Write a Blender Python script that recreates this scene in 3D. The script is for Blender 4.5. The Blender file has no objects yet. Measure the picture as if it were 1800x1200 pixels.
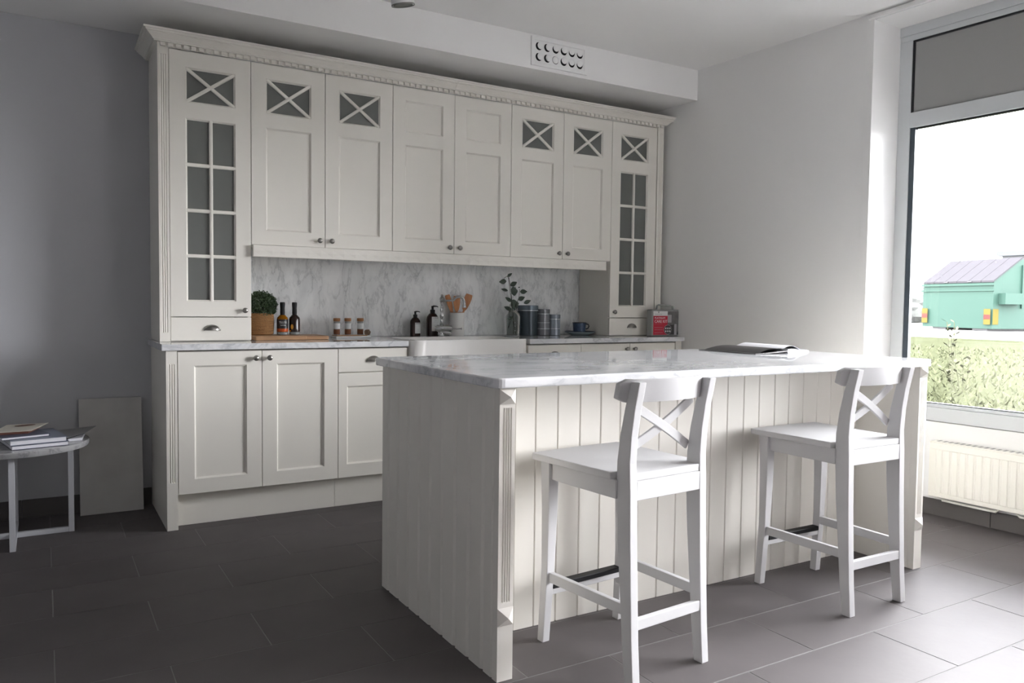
import bpy, bmesh, math, random
from mathutils import Vector, Matrix
random.seed(7)
PI = math.pi
sc = bpy.context.scene
COL = sc.collection

# ------------------------------------------------------------------ camera, sky, lights, exposure
cam_d = bpy.data.cameras.new('camera')
cam = bpy.data.objects.new('camera', cam_d)
COL.objects.link(cam)
cam_d.sensor_width = 36.0
cam_d.lens = 27.6232
cam_d.clip_end = 500
CAMR = Matrix(((0.858607, 0.013925, -0.512446), (-0.512493, 0.046818, -0.857414), (0.012052, 0.998806, 0.047335)))
cam.matrix_world = Matrix.Translation((-0.55712, -4.08465, 1.12067)) @ CAMR.to_4x4()
sc.camera = cam

world = bpy.data.worlds.new('overcast_sky')
sc.world = world
world.use_nodes = True
wn = world.node_tree.nodes
wl = world.node_tree.links
wn.clear()
w_out = wn.new('ShaderNodeOutputWorld')
w_bg = wn.new('ShaderNodeBackground')
w_tc = wn.new('ShaderNodeTexCoord')
w_sep = wn.new('ShaderNodeSeparateXYZ')
w_cr = wn.new('ShaderNodeValToRGB')
wl.new(w_tc.outputs['Generated'], w_sep.inputs[0])
wl.new(w_sep.outputs['Z'], w_cr.inputs[0])
w_cr.color_ramp.elements[0].position = 0.0
w_cr.color_ramp.elements[0].color = (0.95, 0.92, 0.965, 1)
w_cr.color_ramp.elements[1].position = 1.0
w_cr.color_ramp.elements[1].color = (0.93, 0.91, 0.98, 1)
wl.new(w_cr.outputs[0], w_bg.inputs['Color'])
w_bg.inputs['Strength'].default_value = 55.0
wl.new(w_bg.outputs[0], w_out.inputs[0])

WALL_ROT = 0.043          # the window wall is a little out of square
XR = 3.313
def wallpt(lx, y, z):     # a point in the frame of the window wall
    return Vector((XR + lx * math.cos(WALL_ROT) - y * math.sin(WALL_ROT), lx * math.sin(WALL_ROT) + y * math.cos(WALL_ROT), z))

def portal(name, loc, rot, sx, sy):   # portals only guide sampling of the sky through the window openings
    l = bpy.data.lights.new(name, 'AREA')
    l.shape = 'RECTANGLE'
    l.size, l.size_y = sx, sy
    l.cycles.is_portal = True
    o = bpy.data.objects.new(name, l)
    o.location = loc
    o.rotation_euler = rot
    COL.objects.link(o)
YE = -4.5                       # far end of the window strip, behind the camera
WX0, WX1, WYB = 2.94, 3.2, -6.5   # unseen glazed slot behind the camera, added and sized for fill light
portal('fill_slot_portal', ((WX0 + WX1) / 2, WYB - 0.075, 1.35), (PI / 2, 0, 0), WX1 - WX0, 2.1)
portal('window_portal', wallpt(0.30, (YE - 1.339) / 2, 1.368), (0, PI / 2, WALL_ROT), 1.54, -1.339 - YE)

sc.view_settings.view_transform = 'Standard'
sc.view_settings.look = 'None'
sc.view_settings.gamma = 1.0
sc.view_settings.use_curve_mapping = False
sc.view_settings.exposure = 0.0
sc.cycles.max_bounces = 12
sc.cycles.diffuse_bounces = 8
sc.cycles.transparent_max_bounces = 12
sc.cycles.sample_clamp_indirect = 0.0
sc.cycles.caustics_refractive = False

# ------------------------------------------------------------------ materials
def srgb(r, g, b):
    f = lambda c: c / 12.92 if c <= 0.04045 else ((c + 0.055) / 1.055) ** 2.4
    return (f(r / 255), f(g / 255), f(b / 255), 1)

def mat(name, col, rough=0.5, metal=0.0, spec=0.5, bump=0.0, bscale=60.0, var=0.0, vscale=4.0, coat=0.0, trans=0.0, ior=1.45, rnd=0.0):
    m = bpy.data.materials.new(name)
    m.use_nodes = True
    nt = m.node_tree
    b = nt.nodes['Principled BSDF']
    b.inputs['Roughness'].default_value = rough
    b.inputs['Metallic'].default_value = metal
    b.inputs['Specular IOR Level'].default_value = spec
    b.inputs['Coat Weight'].default_value = coat
    b.inputs['Coat Roughness'].default_value = 0.08
    b.inputs['Transmission Weight'].default_value = trans
    b.inputs['IOR'].default_value = ior
    tc = nt.nodes.new('ShaderNodeTexCoord')
    n = nt.nodes.new('ShaderNodeTexNoise')
    n.inputs['Scale'].default_value = vscale
    n.inputs['Detail'].default_value = 6
    nt.links.new(tc.outputs['Object'], n.inputs['Vector'])
    mix = nt.nodes.new('ShaderNodeMix')
    mix.data_type = 'RGBA'
    k = 1 - var
    mix.inputs['A'].default_value = (col[0] * k, col[1] * k, col[2] * k, 1)
    k = min(1 + var, 1 / max(col[:3]))
    mix.inputs['B'].default_value = (col[0] * k, col[1] * k, col[2] * k, 1)
    nt.links.new(n.outputs['Fac'], mix.inputs['Factor'])
    src = mix.outputs['Result']
    if rnd > 0:
        oi = nt.nodes.new('ShaderNodeObjectInfo')
        mr = nt.nodes.new('ShaderNodeMapRange')
        mr.inputs['To Min'].default_value = 1 - rnd
        mr.inputs['To Max'].default_value = 1 + rnd
        nt.links.new(oi.outputs['Random'], mr.inputs['Value'])
        vm = nt.nodes.new('ShaderNodeVectorMath')
        vm.operation = 'SCALE'
        nt.links.new(src, vm.inputs[0])
        nt.links.new(mr.outputs[0], vm.inputs['Scale'])
        src = vm.outputs[0]
    nt.links.new(src, b.inputs['Base Color'])
    if bump > 0:
        n2 = nt.nodes.new('ShaderNodeTexNoise')
        n2.inputs['Scale'].default_value = bscale
        n2.inputs['Detail'].default_value = 4
        nt.links.new(tc.outputs['Object'], n2.inputs['Vector'])
        bp = nt.nodes.new('ShaderNodeBump')
        bp.inputs['Strength'].default_value = bump
        bp.inputs['Distance'].default_value = 0.01
        nt.links.new(n2.outputs['Fac'], bp.inputs['Height'])
        nt.links.new(bp.outputs[0], b.inputs['Normal'])
    return m

def marble(name, rough, light, grey, rot, sc_=(1, 1, 1), amount=1.0):
    m = bpy.data.materials.new(name)
    m.use_nodes = True
    nt = m.node_tree
    N, L = nt.nodes.new, nt.links.new
    b = nt.nodes['Principled BSDF']
    b.inputs['Roughness'].default_value = rough
    tc = N('ShaderNodeTexCoord')
    mp = N('ShaderNodeMapping')
    mp.inputs['Rotation'].default_value = rot
    mp.inputs['Scale'].default_value = sc_
    L(tc.outputs['Object'], mp.inputs[0])
    warp = N('ShaderNodeTexNoise')
    warp.inputs['Scale'].default_value = 2.2
    warp.inputs['Detail'].default_value = 5
    L(mp.outputs[0], warp.inputs['Vector'])
    add = N('ShaderNodeVectorMath')
    add.operation = 'MULTIPLY_ADD'
    add.inputs[1].default_value = (0.5, 0.5, 0.5)
    L(warp.outputs['Color'], add.inputs[0])
    L(mp.outputs[0], add.inputs[2])
    cl = N('ShaderNodeTexNoise')           # soft grey clouds
    cl.inputs['Scale'].default_value = 3.2
    cl.inputs['Detail'].default_value = 8
    cl.inputs['Roughness'].default_value = 0.62
    L(add.outputs[0], cl.inputs['Vector'])
    r1 = N('ShaderNodeValToRGB')
    r1.color_ramp.elements[0].position = 0.35
    r1.color_ramp.elements[1].position = 0.66
    L(cl.outputs['Fac'], r1.inputs[0])
    ve = N('ShaderNodeTexNoise')           # thin veins where the noise crosses its middle
    ve.inputs['Scale'].default_value = 5.5
    ve.inputs['Detail'].default_value = 9
    ve.inputs['Roughness'].default_value = 0.6
    L(add.outputs[0], ve.inputs['Vector'])
    s = N('ShaderNodeMath'); s.operation = 'SUBTRACT'; s.inputs[1].default_value = 0.5
    L(ve.outputs['Fac'], s.inputs[0])
    a = N('ShaderNodeMath'); a.operation = 'ABSOLUTE'
    L(s.outputs[0], a.inputs[0])
    r2 = N('ShaderNodeValToRGB')
    r2.color_ramp.elements[0].position = 0.0
    r2.color_ramp.elements[0].color = (1, 1, 1, 1)
    r2.color_ramp.elements[1].position = 0.05
    r2.color_ramp.elements[1].color = (0, 0, 0, 1)
    L(a.outputs[0], r2.inputs[0])
    mu = N('ShaderNodeMath'); mu.operation = 'MULTIPLY'
    L(r2.outputs[0], mu.inputs[0]); L(r1.outputs[0], mu.inputs[1])
    ad = N('ShaderNodeMath'); ad.operation = 'MULTIPLY_ADD'
    L(r1.outputs[0], ad.inputs[0]); ad.inputs[1].default_value = 0.55
    L(mu.outputs[0], ad.inputs[2])
    sc2 = N('ShaderNodeMath'); sc2.operation = 'MULTIPLY'; sc2.use_clamp = True
    sc2.inputs[1].default_value = amount
    L(ad.outputs[0], sc2.inputs[0])
    mix = N('ShaderNodeMix'); mix.data_type = 'RGBA'
    mix.inputs['A'].default_value = light
    mix.inputs['B'].default_value = grey
    L(sc2.outputs[0], mix.inputs['Factor'])
    L(mix.outputs['Result'], b.inputs['Base Color'])
    return m

def wood(name, c1, c2, rough=0.45, scale=(3, 40, 40)):
    m = bpy.data.materials.new(name)
    m.use_nodes = True
    nt = m.node_tree
    N, L = nt.nodes.new, nt.links.new
    b = nt.nodes['Principled BSDF']
    b.inputs['Roughness'].default_value = rough
    tc = N('ShaderNodeTexCoord'); mp = N('ShaderNodeMapping'); mp.inputs['Scale'].default_value = scale
    L(tc.outputs['Object'], mp.inputs[0])
    n = N('ShaderNodeTexNoise'); n.inputs['Scale'].default_value = 1.5; n.inputs['Detail'].default_value = 6
    L(mp.outputs[0], n.inputs['Vector'])
    r = N('ShaderNodeValToRGB')
    r.color_ramp.elements[0].position = 0.3; r.color_ramp.elements[0].color = c1
    r.color_ramp.elements[1].position = 0.7; r.color_ramp.elements[1].color = c2
    L(n.outputs['Fac'], r.inputs[0]); L(r.outputs[0], b.inputs['Base Color'])
    return m

def pane_glass(name, tint=(0.97, 0.99, 0.98, 1)):
    m = bpy.data.materials.new(name)
    m.use_nodes = True
    nt = m.node_tree
    nt.nodes.clear()
    N, L = nt.nodes.new, nt.links.new
    o = N('ShaderNodeOutputMaterial'); t = N('ShaderNodeBsdfTransparent'); g = N('ShaderNodeBsdfGlossy')
    t.inputs[0].default_value = tint
    g.inputs['Roughness'].default_value = 0.02
    f = N('ShaderNodeFresnel'); f.inputs[0].default_value = 1.45
    mx = N('ShaderNodeMixShader')
    L(f.outputs[0], mx.inputs[0]); L(t.outputs[0], mx.inputs[1]); L(g.outputs[0], mx.inputs[2]); L(mx.outputs[0], o.inputs[0])
    return m

M = {}
M['cabinet'] = mat('cabinet_paint', (0.76, 0.735, 0.675, 1), 0.42, spec=0.4, var=0.008)
M['island'] = mat('island_paint', (0.75, 0.722, 0.665, 1), 0.42, spec=0.4, var=0.008)
M['stool'] = mat('stool_paint', (0.57, 0.565, 0.568, 1), 0.55, spec=0.0, var=0.008)
M['wall'] = mat('wall_paint', (0.84, 0.835, 0.825, 1), 0.75, var=0.010, vscale=1.5)
M['wall_back'] = mat('blue_grey_wall_paint', (0.47, 0.475, 0.495, 1), 0.75, var=0.010)
M['ceiling'] = mat('ceiling_paint', (0.88, 0.875, 0.86, 1), 0.85, var=0.02, vscale=1.0)
M['dark_shell'] = mat('shop_interior_paint', (0.36, 0.35, 0.34, 1), 0.8)
M['tile'] = mat('floor_tile', (0.104, 0.093, 0.093, 1), 0.62, spec=0.42, var=0.16, vscale=5, bump=0.03, bscale=40, rnd=0.06)
M['base_tile'] = mat('skirting_tile', (0.10, 0.092, 0.09, 1), 0.4, var=0.12, vscale=5, rnd=0.05)
M['grout'] = mat('grout', (0.20, 0.195, 0.19, 1), 0.85, var=0.1)
M['marble_top'] = marble('polished_marble', 0.045, (0.75, 0.75, 0.76, 1), (0.42, 0.435, 0.455, 1), (0.3, 0.2, 0.6), (1, 2.0, 1.6), 0.7)
M['marble_splash'] = marble('honed_marble', 0.35, (0.80, 0.81, 0.81, 1), (0.44, 0.455, 0.465, 1), (0, 0.75, 0), (3.0, 1.3, 1.2), 0.75)
M['marble_round'] = marble('table_marble', 0.18, (0.42, 0.42, 0.42, 1), (0.22, 0.22, 0.23, 1), (0.2, 0.1, 0.4), (2, 2, 2), 0.9)
M['slate'] = mat('grey_stone', (0.52, 0.51, 0.49, 1), 0.5, var=0.2, vscale=7, bump=0.05)
M['pewter'] = mat('pewter', (0.30, 0.29, 0.275, 1), 0.28, metal=1.0)
M['chrome'] = mat('chrome', (0.58, 0.59, 0.60, 1), 0.10, metal=1.0)
M['ceramic'] = mat('white_ceramic', (0.80, 0.785, 0.765, 1), 0.12, coat=0.5)
M['crock'] = mat('crock_glaze', (0.78, 0.78, 0.76, 1), 0.3)
M['frost'] = mat('frosted_glass', (0.26, 0.272, 0.255, 1), 0.25, trans=0.45)
M['glass'] = pane_glass('window_glass')
M['vase_glass'] = pane_glass('vase_glass', (0.86, 0.90, 0.88, 1))
M['alu'] = mat('window_frame_paint', (0.60, 0.62, 0.63, 1), 0.4, var=0.01)
M['grey_panel'] = mat('transom_panel', (0.33, 0.33, 0.32, 1), 0.5, var=0.02)
M['gasket'] = mat('black_rubber', (0.012, 0.013, 0.015, 1), 0.4)
M['gasket_blue'] = mat('glazing_bead', (0.035, 0.05, 0.065, 1), 0.35)
M['radiator'] = mat('radiator_enamel', (0.86, 0.84, 0.77, 1), 0.35)
M['black'] = mat('black_plastic', (0.010, 0.010, 0.011, 1), 0.5, spec=0.3)
M['void'] = mat('duct_dark', (0.008, 0.008, 0.008, 1), 0.9)
M['white_metal'] = mat('white_powder_coat', (0.56, 0.57, 0.60, 1), 0.4)
M['paper'] = mat('paper', (0.80, 0.80, 0.82, 1), 0.6, var=0.02)
M['pages'] = mat('page_edges', (0.72, 0.72, 0.76, 1), 0.7, var=0.04, vscale=200)
M['cover_navy'] = mat('navy_book_cover', (0.06, 0.075, 0.12, 1), 0.35)
M['cover_blue'] = mat('blue_grey_cover', (0.17, 0.19, 0.25, 1), 0.3)
M['beige'] = mat('beige_print', (0.52, 0.49, 0.42, 1), 0.4, var=0.04)
M['greyprint'] = mat('grey_print', (0.20, 0.20, 0.20, 1), 0.3, var=0.15, vscale=25)
M['darkprint'] = mat('dark_print', (0.03, 0.028, 0.03, 1), 0.22, var=0.3, vscale=20)
M['skin_print'] = mat('brown_print', (0.12, 0.05, 0.035, 1), 0.4)
M['oak'] = wood('oak_board', srgb(146, 110, 78), srgb(178, 140, 103))
M['spoonwood'] = wood('beech_spoon', srgb(168, 108, 62), srgb(196, 135, 84), scale=(40, 40, 6))
M['cork'] = mat('cork', srgb(150, 105, 70), 0.8, var=0.25, vscale=120, bump=0.2, bscale=200)
M['basket'] = mat('woven_rope', srgb(146, 108, 68), 0.8, var=0.25, vscale=90, bump=0.6, bscale=140)
M['leaf_dark'] = mat('boxwood_leaf', (0.050, 0.085, 0.038, 1), 0.5, var=0.35, vscale=30, rnd=0.2)
M['leaf_euc'] = mat('eucalyptus_leaf', (0.035, 0.055, 0.038, 1), 0.45, var=0.2, vscale=20)
M['stem'] = mat('stem', (0.03, 0.03, 0.02, 1), 0.6)
M['amber'] = mat('amber_oil', srgb(190, 120, 20), 0.08, trans=0.55, ior=1.4)
M['brown_glass'] = mat('brown_glass', (0.022, 0.010, 0.008, 1), 0.08)
M['soap_glass'] = mat('soap_bottle', (0.030, 0.014, 0.012, 1), 0.12)
M['clear'] = mat('clear_base_glass', (0.42, 0.45, 0.44, 1), 0.1, trans=0.5)
M['label_black'] = mat('black_label', (0.012, 0.011, 0.014, 1), 0.45)
M['label_white'] = mat('white_label', (0.66, 0.67, 0.67, 1), 0.5, var=0.03)
M['ink'] = mat('label_ink', (0.05, 0.05, 0.055, 1), 0.5)
M['ink_grey'] = mat('label_ink_grey', (0.30, 0.30, 0.32, 1), 0.5)
M['ink_white'] = mat('white_ink', (0.72, 0.74, 0.74, 1), 0.5)
M['orange'] = mat('orange_print', srgb(190, 80, 25), 0.4)
M['gold'] = mat('yellow_print', srgb(215, 155, 40), 0.4)
M['spice'] = mat('ground_spice', srgb(120, 75, 50), 0.8, var=0.45, vscale=250, bump=0.3)
M['cloth_ball'] = mat('dried_flower', srgb(150, 125, 105), 0.9, var=0.4, vscale=150)
M['tin_dark'] = mat('dark_blue_tin', (0.05, 0.066, 0.08, 1), 0.25, metal=0.35)
M['tin_lid'] = mat('grey_tin_lid', (0.12, 0.15, 0.18, 1), 0.25, metal=0.35)
M['tin_grey'] = mat('grey_tin', (0.20, 0.205, 0.22, 1), 0.25, metal=0.35)
M['tin_blue'] = mat('pale_blue_tin', (0.27, 0.305, 0.35, 1), 0.25, metal=0.35)
M['tin_band'] = mat('silver_band', (0.70, 0.72, 0.75, 1), 0.25, metal=0.3)
M['cup'] = mat('blue_glaze', (0.06, 0.09, 0.155, 1), 0.2, var=0.5, vscale=60)
M['plate'] = mat('celadon_glaze', (0.30, 0.36, 0.38, 1), 0.25)
M['rim_dark'] = mat('dark_rim_glaze', (0.012, 0.014, 0.025, 1), 0.3)
M['red'] = mat('red_print', srgb(175, 38, 58), 0.3)
M['photo_grey'] = mat('photo_print', (0.14, 0.135, 0.135, 1), 0.3, var=0.85, vscale=22)
M['photo_dark'] = mat('photo_print_dark', (0.045, 0.045, 0.045, 1), 0.3)
M['photo_light'] = mat('photo_print_light', (0.42, 0.41, 0.43, 1), 0.3)
M['case_clear'] = mat('clear_case_plastic', (0.58, 0.60, 0.58, 1), 0.15, trans=0.5)
M['lamp_white'] = mat('spotlight_enamel', (0.80, 0.81, 0.80, 1), 0.35)
M['dump_green'] = mat('green_container_paint', (0.0095, 0.0225, 0.0170, 1), 0.6, spec=0.1, var=0.08, vscale=1.5)
M['dump_lid'] = mat('container_lid_grey', (0.0205, 0.0195, 0.0212, 1), 0.8, spec=0.0, var=0.1)
M['dump_yellow'] = mat('yellow_reflector', (0.040, 0.033, 0.010, 1), 0.5, spec=0.0)
M['dump_red'] = mat('red_reflector', (0.036, 0.014, 0.013, 1), 0.5, spec=0.0)
M['grass'] = mat('grass_ground', (0.0172, 0.0186, 0.0110, 1), 0.9, spec=0.0, var=0.15, vscale=1.2)
M['gravel'] = mat('pale_gravel', (0.17, 0.165, 0.155, 1), 0.9, var=0.06)
M['blade'] = mat('grass_blade', (0.0330, 0.0355, 0.0205, 1), 0.8, spec=0.0, var=0.2, vscale=2)
M['sapling'] = mat('young_leaf', (0.034, 0.035, 0.022, 1), 0.6, spec=0.0, var=0.15)
M['bush'] = mat('yellow_bush', (0.033, 0.031, 0.023, 1), 0.9, spec=0.0, var=0.3, vscale=2)
M['bush_green'] = mat('green_hedge', (0.033, 0.034, 0.032, 1), 0.9, spec=0.0, var=0.3, vscale=2)
M['far_wall'] = mat('far_building_wall', (0.036, 0.037, 0.0385, 1), 0.8, spec=0.0)
M['far_roof'] = mat('far_roof', (0.034, 0.036, 0.0385, 1), 0.8, spec=0.0)

# ------------------------------------------------------------------ mesh helpers
def link(name, me, m, parent=None, mats=None):
    o = bpy.data.objects.new(name, me)
    COL.objects.link(o)
    if m is not None:
        me.materials.append(m)
    if mats:
        for x in mats: me.materials.append(x)
    if parent: o.parent = parent
    return o

def obj(name, bm, m, parent=None, smooth=False, mats=None):
    me = bpy.data.meshes.new(name)
    bm.normal_update()
    bm.to_mesh(me)
    bm.free()
    if smooth:
        me.polygons.foreach_set('use_smooth', [True] * len(me.polygons))
        try: me.set_sharp_from_angle(angle=math.radians(40))
        except Exception: pass
    return link(name, me, m, parent, mats)

def tag(o, label, cat, group=None):
    o['label'] = label
    o['category'] = cat
    if group: o['group'] = group
    return o

def thing(name, label, cat, loc=(0, 0, 0), rz=0.0, group=None):
    o = bpy.data.objects.new(name, None)
    o.empty_display_size = 0.05
    COL.objects.link(o)
    o.location = loc
    o.rotation_euler = (0, 0, rz)
    return tag(o, label, cat, group)

def struct(o):
    o['kind'] = 'structure'
    return o

def add_box(bm, x0, x1, y0, y1, z0, z1, bev=0.0, mi=0):
    vs = [bm.verts.new((x, y, z)) for x in (x0, x1) for y in (y0, y1) for z in (z0, z1)]
    F = [(0, 1, 3, 2), (4, 6, 7, 5), (0, 4, 5, 1), (2, 3, 7, 6), (0, 2, 6, 4), (1, 5, 7, 3)]
    fs = [bm.faces.new([vs[i] for i in f]) for f in F]
    for f in fs: f.material_index = mi
    if bev > 0:
        es = list({e for f in fs for e in f.edges})
        bmesh.ops.bevel(bm, geom=es, offset=bev, segments=1, affect='EDGES', profile=0.5)
    return vs

def box(name, x0, x1, y0, y1, z0, z1, m, parent=None, bev=0.0):
    bm = bmesh.new()
    add_box(bm, x0, x1, y0, y1, z0, z1, bev)
    bmesh.ops.recalc_face_normals(bm, faces=bm.faces)
    return obj(name, bm, m, parent)

def prism(bm, pts, axis, a, b, mi=0):
    """extrude a closed 2-D outline along an axis from a to b"""
    def P(p, t):
        if axis == 'x': return (t, p[0], p[1])
        if axis == 'y': return (p[0], t, p[1])
        return (p[0], p[1], t)
    A = [bm.verts.new(P(p, a)) for p in pts]
    B = [bm.verts.new(P(p, b)) for p in pts]
    n = len(pts)
    fs = [bm.faces.new(A), bm.faces.new(B[::-1])]
    for i in range(n):
        fs.append(bm.faces.new((A[i], B[i], B[(i + 1) % n], A[(i + 1) % n])))
    for f in fs: f.material_index = mi
    return fs

def lathe(bm, prof, seg=24, c=(0, 0, 0), axis='z', mi=0, closed=False):
    rings = []
    for r, h in prof:
        ring = []
        for i in range(seg):
            a = 2 * PI * i / seg
            u, v = r * math.cos(a), r * math.sin(a)
            if axis == 'z': p = (c[0] + u, c[1] + v, c[2] + h)
            elif axis == 'y': p = (c[0] + u, c[1] + h, c[2] + v)
            else: p = (c[0] + h, c[1] + u, c[2] + v)
            ring.append(bm.verts.new(p))
        rings.append(ring)
    for k in range(len(rings) - 1):
        for i in range(seg):
            f = bm.faces.new((rings[k][i], rings[k][(i + 1) % seg], rings[k + 1][(i + 1) % seg], rings[k + 1][i]))
            f.material_index = mi
    if not closed:
        for rg in (rings[0], rings[-1]):
            f = bm.faces.new(rg)
            f.material_index = mi
    return rings

def lathed(name, prof, m, parent=None, seg=24, c=(0, 0, 0), axis='z', smooth=True, closed=False):
    bm = bmesh.new()
    lathe(bm, prof, seg, c, axis, 0, closed)
    bmesh.ops.recalc_face_normals(bm, faces=bm.faces)
    return obj(name, bm, m, parent, smooth)

def tube(bm, pts, rad, seg=8):
    pts = [Vector(p) for p in pts]
    rads = rad if isinstance(rad, (list, tuple)) else [rad] * len(pts)
    rings = []
    up = Vector((0, 0, 1))
    prev = None
    for i, p in enumerate(pts):
        d = (pts[min(i + 1, len(pts) - 1)] - pts[max(i - 1, 0)]).normalized()
        ref = prev if prev is not None else (up if abs(d.z) < 0.9 else Vector((1, 0, 0)))
        s = (ref - d * ref.dot(d)).normalized()
        prev = s
        t = d.cross(s)
        rings.append([bm.verts.new(p + (s * math.cos(2 * PI * k / seg) + t * math.sin(2 * PI * k / seg)) * rads[i]) for k in range(seg)])
    for a, b in zip(rings, rings[1:]):
        for k in range(seg):
            bm.faces.new((a[k], a[(k + 1) % seg], b[(k + 1) % seg], b[k]))
    bm.faces.new(rings[0][::-1])
    bm.faces.new(rings[-1])

def tubed(name, pts, rad, m, parent=None, seg=8):
    bm = bmesh.new()
    tube(bm, pts, rad, seg)
    bmesh.ops.recalc_face_normals(bm, faces=bm.faces)
    return obj(name, bm, m, parent, True)

def loft(bm, secs):
    """secs: list of 4-corner sections, bottom to top"""
    rings = [[bm.verts.new(p) for p in s] for s in secs]
    n = len(rings[0])
    for a, b in zip(rings, rings[1:]):
        for k in range(n):
            bm.faces.new((a[k], a[(k + 1) % n], b[(k + 1) % n], b[k]))
    bm.faces.new(rings[0][::-1])
    bm.faces.new(rings[-1])

def bevel_sharp(bm, off, ang=35, segs=2):
    bmesh.ops.recalc_face_normals(bm, faces=bm.faces)
    es = [e for e in bm.edges if len(e.link_faces) == 2 and e.calc_face_angle(0) > math.radians(ang)]
    bmesh.ops.bevel(bm, geom=es, offset=off, segments=segs, affect='EDGES', profile=0.6)

def copy_tree(o, parent=None):
    c = o.copy()
    COL.objects.link(c)
    c.parent = parent
    for ch in list(o.children): copy_tree(ch, c)
    return c

def text(name, s, size, m, parent, loc, rot=(PI / 2, 0, 0), align='LEFT', xs=1.0, depth=0.0003, curve_r=None):
    cu = bpy.data.curves.new(name + '_curve', 'FONT')
    cu.body = s
    cu.size = size
    cu.extrude = depth
    cu.align_x = align
    cu.resolution_u = 2
    tmp = bpy.data.objects.new('tmp_text', cu)
    COL.objects.link(tmp)
    dg = bpy.context.evaluated_depsgraph_get()
    me = bpy.data.meshes.new_from_object(tmp.evaluated_get(dg))
    bpy.data.objects.remove(tmp)
    me.name = name
    R = Matrix.Rotation(rot[2], 4, 'Z') @ Matrix.Rotation(rot[0], 4, 'X')
    for v in me.vertices:
        x, y, z = v.co.x * xs, v.co.y, v.co.z
        if curve_r:                       # wrap the word round a bottle of this radius
            a = x / curve_r
            p = Vector((math.sin(a) * (curve_r + z), -math.cos(a) * (curve_r + z), y))
            p = Matrix.Rotation(rot[2], 4, 'Z') @ p
        else:
            p = R @ Vector((x, y, z))
        v.co = p + Vector(loc)
    me.materials.clear()
    return link(name, me, m, parent)

# ------------------------------------------------------------------ key dimensions
YU, YW = 0.228, 0.599           # front of the wall units, back wall
ZC, CT = 0.909, 0.031           # worktop height and thickness
ZUT, ZUB, ZTD = 2.379, 1.421, 1.036
ZS, ZCE = 2.529, 2.733          # soffit underside, ceiling
YS = -0.042
XL, YB = -2.4, WYB             # the unseen left wall and shop front

# ------------------------------------------------------------------ the room
flo = struct(box('floor', XL - 0.1, 3.9, YB - 0.1, 0.7, -0.12, -0.0010, M['grout']))
bm = bmesh.new()
TPX, TPY = 0.611, 0.3013
add_box(bm, -TPX / 2 + 0.0018, TPX / 2 - 0.0018, -TPY / 2 + 0.0018, TPY / 2 - 0.0018, -0.012, 0.0, 0.0009)
bmesh.ops.recalc_face_normals(bm, faces=bm.faces)
tile0 = obj('floor_tile', bm, M['tile'], flo)
# rows of tiles laid in half bond
first = True
nt_ = 0
for r in range(-2, 22):
    y0 = -0.02 - TPY * r               # back edge of the row
    off = -0.54 if r % 2 == 0 else -0.235
    # row r=0 lies between -0.02 and -0.32 with joints at -0.54
    for k in range(-3, 7):
        xc = off + TPX * k + TPX / 2
        yc = y0 - TPY / 2
        lim = XR - yc * 0.043 + (0.25 if yc < -1.34 else 0.02)
        if xc - TPX / 2 > lim or yc - TPY / 2 > YW or yc < YB: continue
        if first:
            t = tile0; first = False
        else:
            t = tile0.copy(); COL.objects.link(t)
        t.location = (xc, yc, 0)
        nt_ += 1

struct(box('wall_back', XL - 0.1, 3.45, YW, YW + 0.12, -0.1, ZCE + 0.1, M['wall_back']))
M['shade_wall'] = mat('darkened_unseen_wall', (0.26, 0.265, 0.275, 1), 0.8)  # unseen left wall, darkened to cut bounced light on that side
struct(box('wall_left', XL - 0.12, XL, YB - 0.1, YW + 0.1, -0.1, ZCE + 0.1, M['shade_wall']))
struct(box('ceiling', XL - 0.1, 3.85, YB - 0.1, YW + 0.1, ZCE, ZCE + 0.12, M['ceiling']))
bm = bmesh.new()
add_box(bm, XL, 3.33, YS, YW - 0.001, ZS, ZCE - 0.0005)
bmesh.ops.recalc_face_normals(bm, faces=bm.faces)
struct(obj('trim_1', bm, M['wall']))    # boxed-in soffit above the wall units
# front of the shop behind the camera, with the added fill-light slot on its right
bm = bmesh.new()
add_box(bm, XL - 0.1, WX0, YB - 0.12, YB, -0.1, ZCE + 0.1)
add_box(bm, WX0, WX1, YB - 0.12, YB, -0.1, 0.3)
add_box(bm, WX0, WX1, YB - 0.12, YB, 2.4, ZCE + 0.1)
add_box(bm, WX1, 4.2, YB - 0.12, YB, -0.1, ZCE + 0.1)
bmesh.ops.recalc_face_normals(bm, faces=bm.faces)
struct(obj('wall_front', bm, M['dark_shell']))
WM = (WX0 + WX1) / 2
w2 = struct(box('added_fill_window', WX0, WX0 + 0.06, YB - 0.1, YB - 0.02, 0.3, 2.4, M['alu']))  # unseen window, added and narrowed to set the fill from behind
box('window_frame', WX1 - 0.06, WX1, YB - 0.1, YB - 0.02, 0.3, 2.4, M['alu'], w2)
box('window_frame', WX0 + 0.06, WX1 - 0.06, YB - 0.1, YB - 0.02, 0.3, 0.36, M['alu'], w2)
box('window_frame', WX0 + 0.06, WX1 - 0.06, YB - 0.1, YB - 0.02, 2.34, 2.4, M['alu'], w2)
box('window_frame', WM - 0.03, WM + 0.03, YB - 0.1, YB - 0.02, 0.36, 2.34, M['alu'], w2)
box('pane', WX0 + 0.06, WM - 0.03, YB - 0.065, YB - 0.059, 0.36, 2.34, M['glass'], w2)
box('pane', WM + 0.03, WX1 - 0.06, YB - 0.065, YB - 0.059, 0.36, 2.34, M['glass'], w2)

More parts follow.
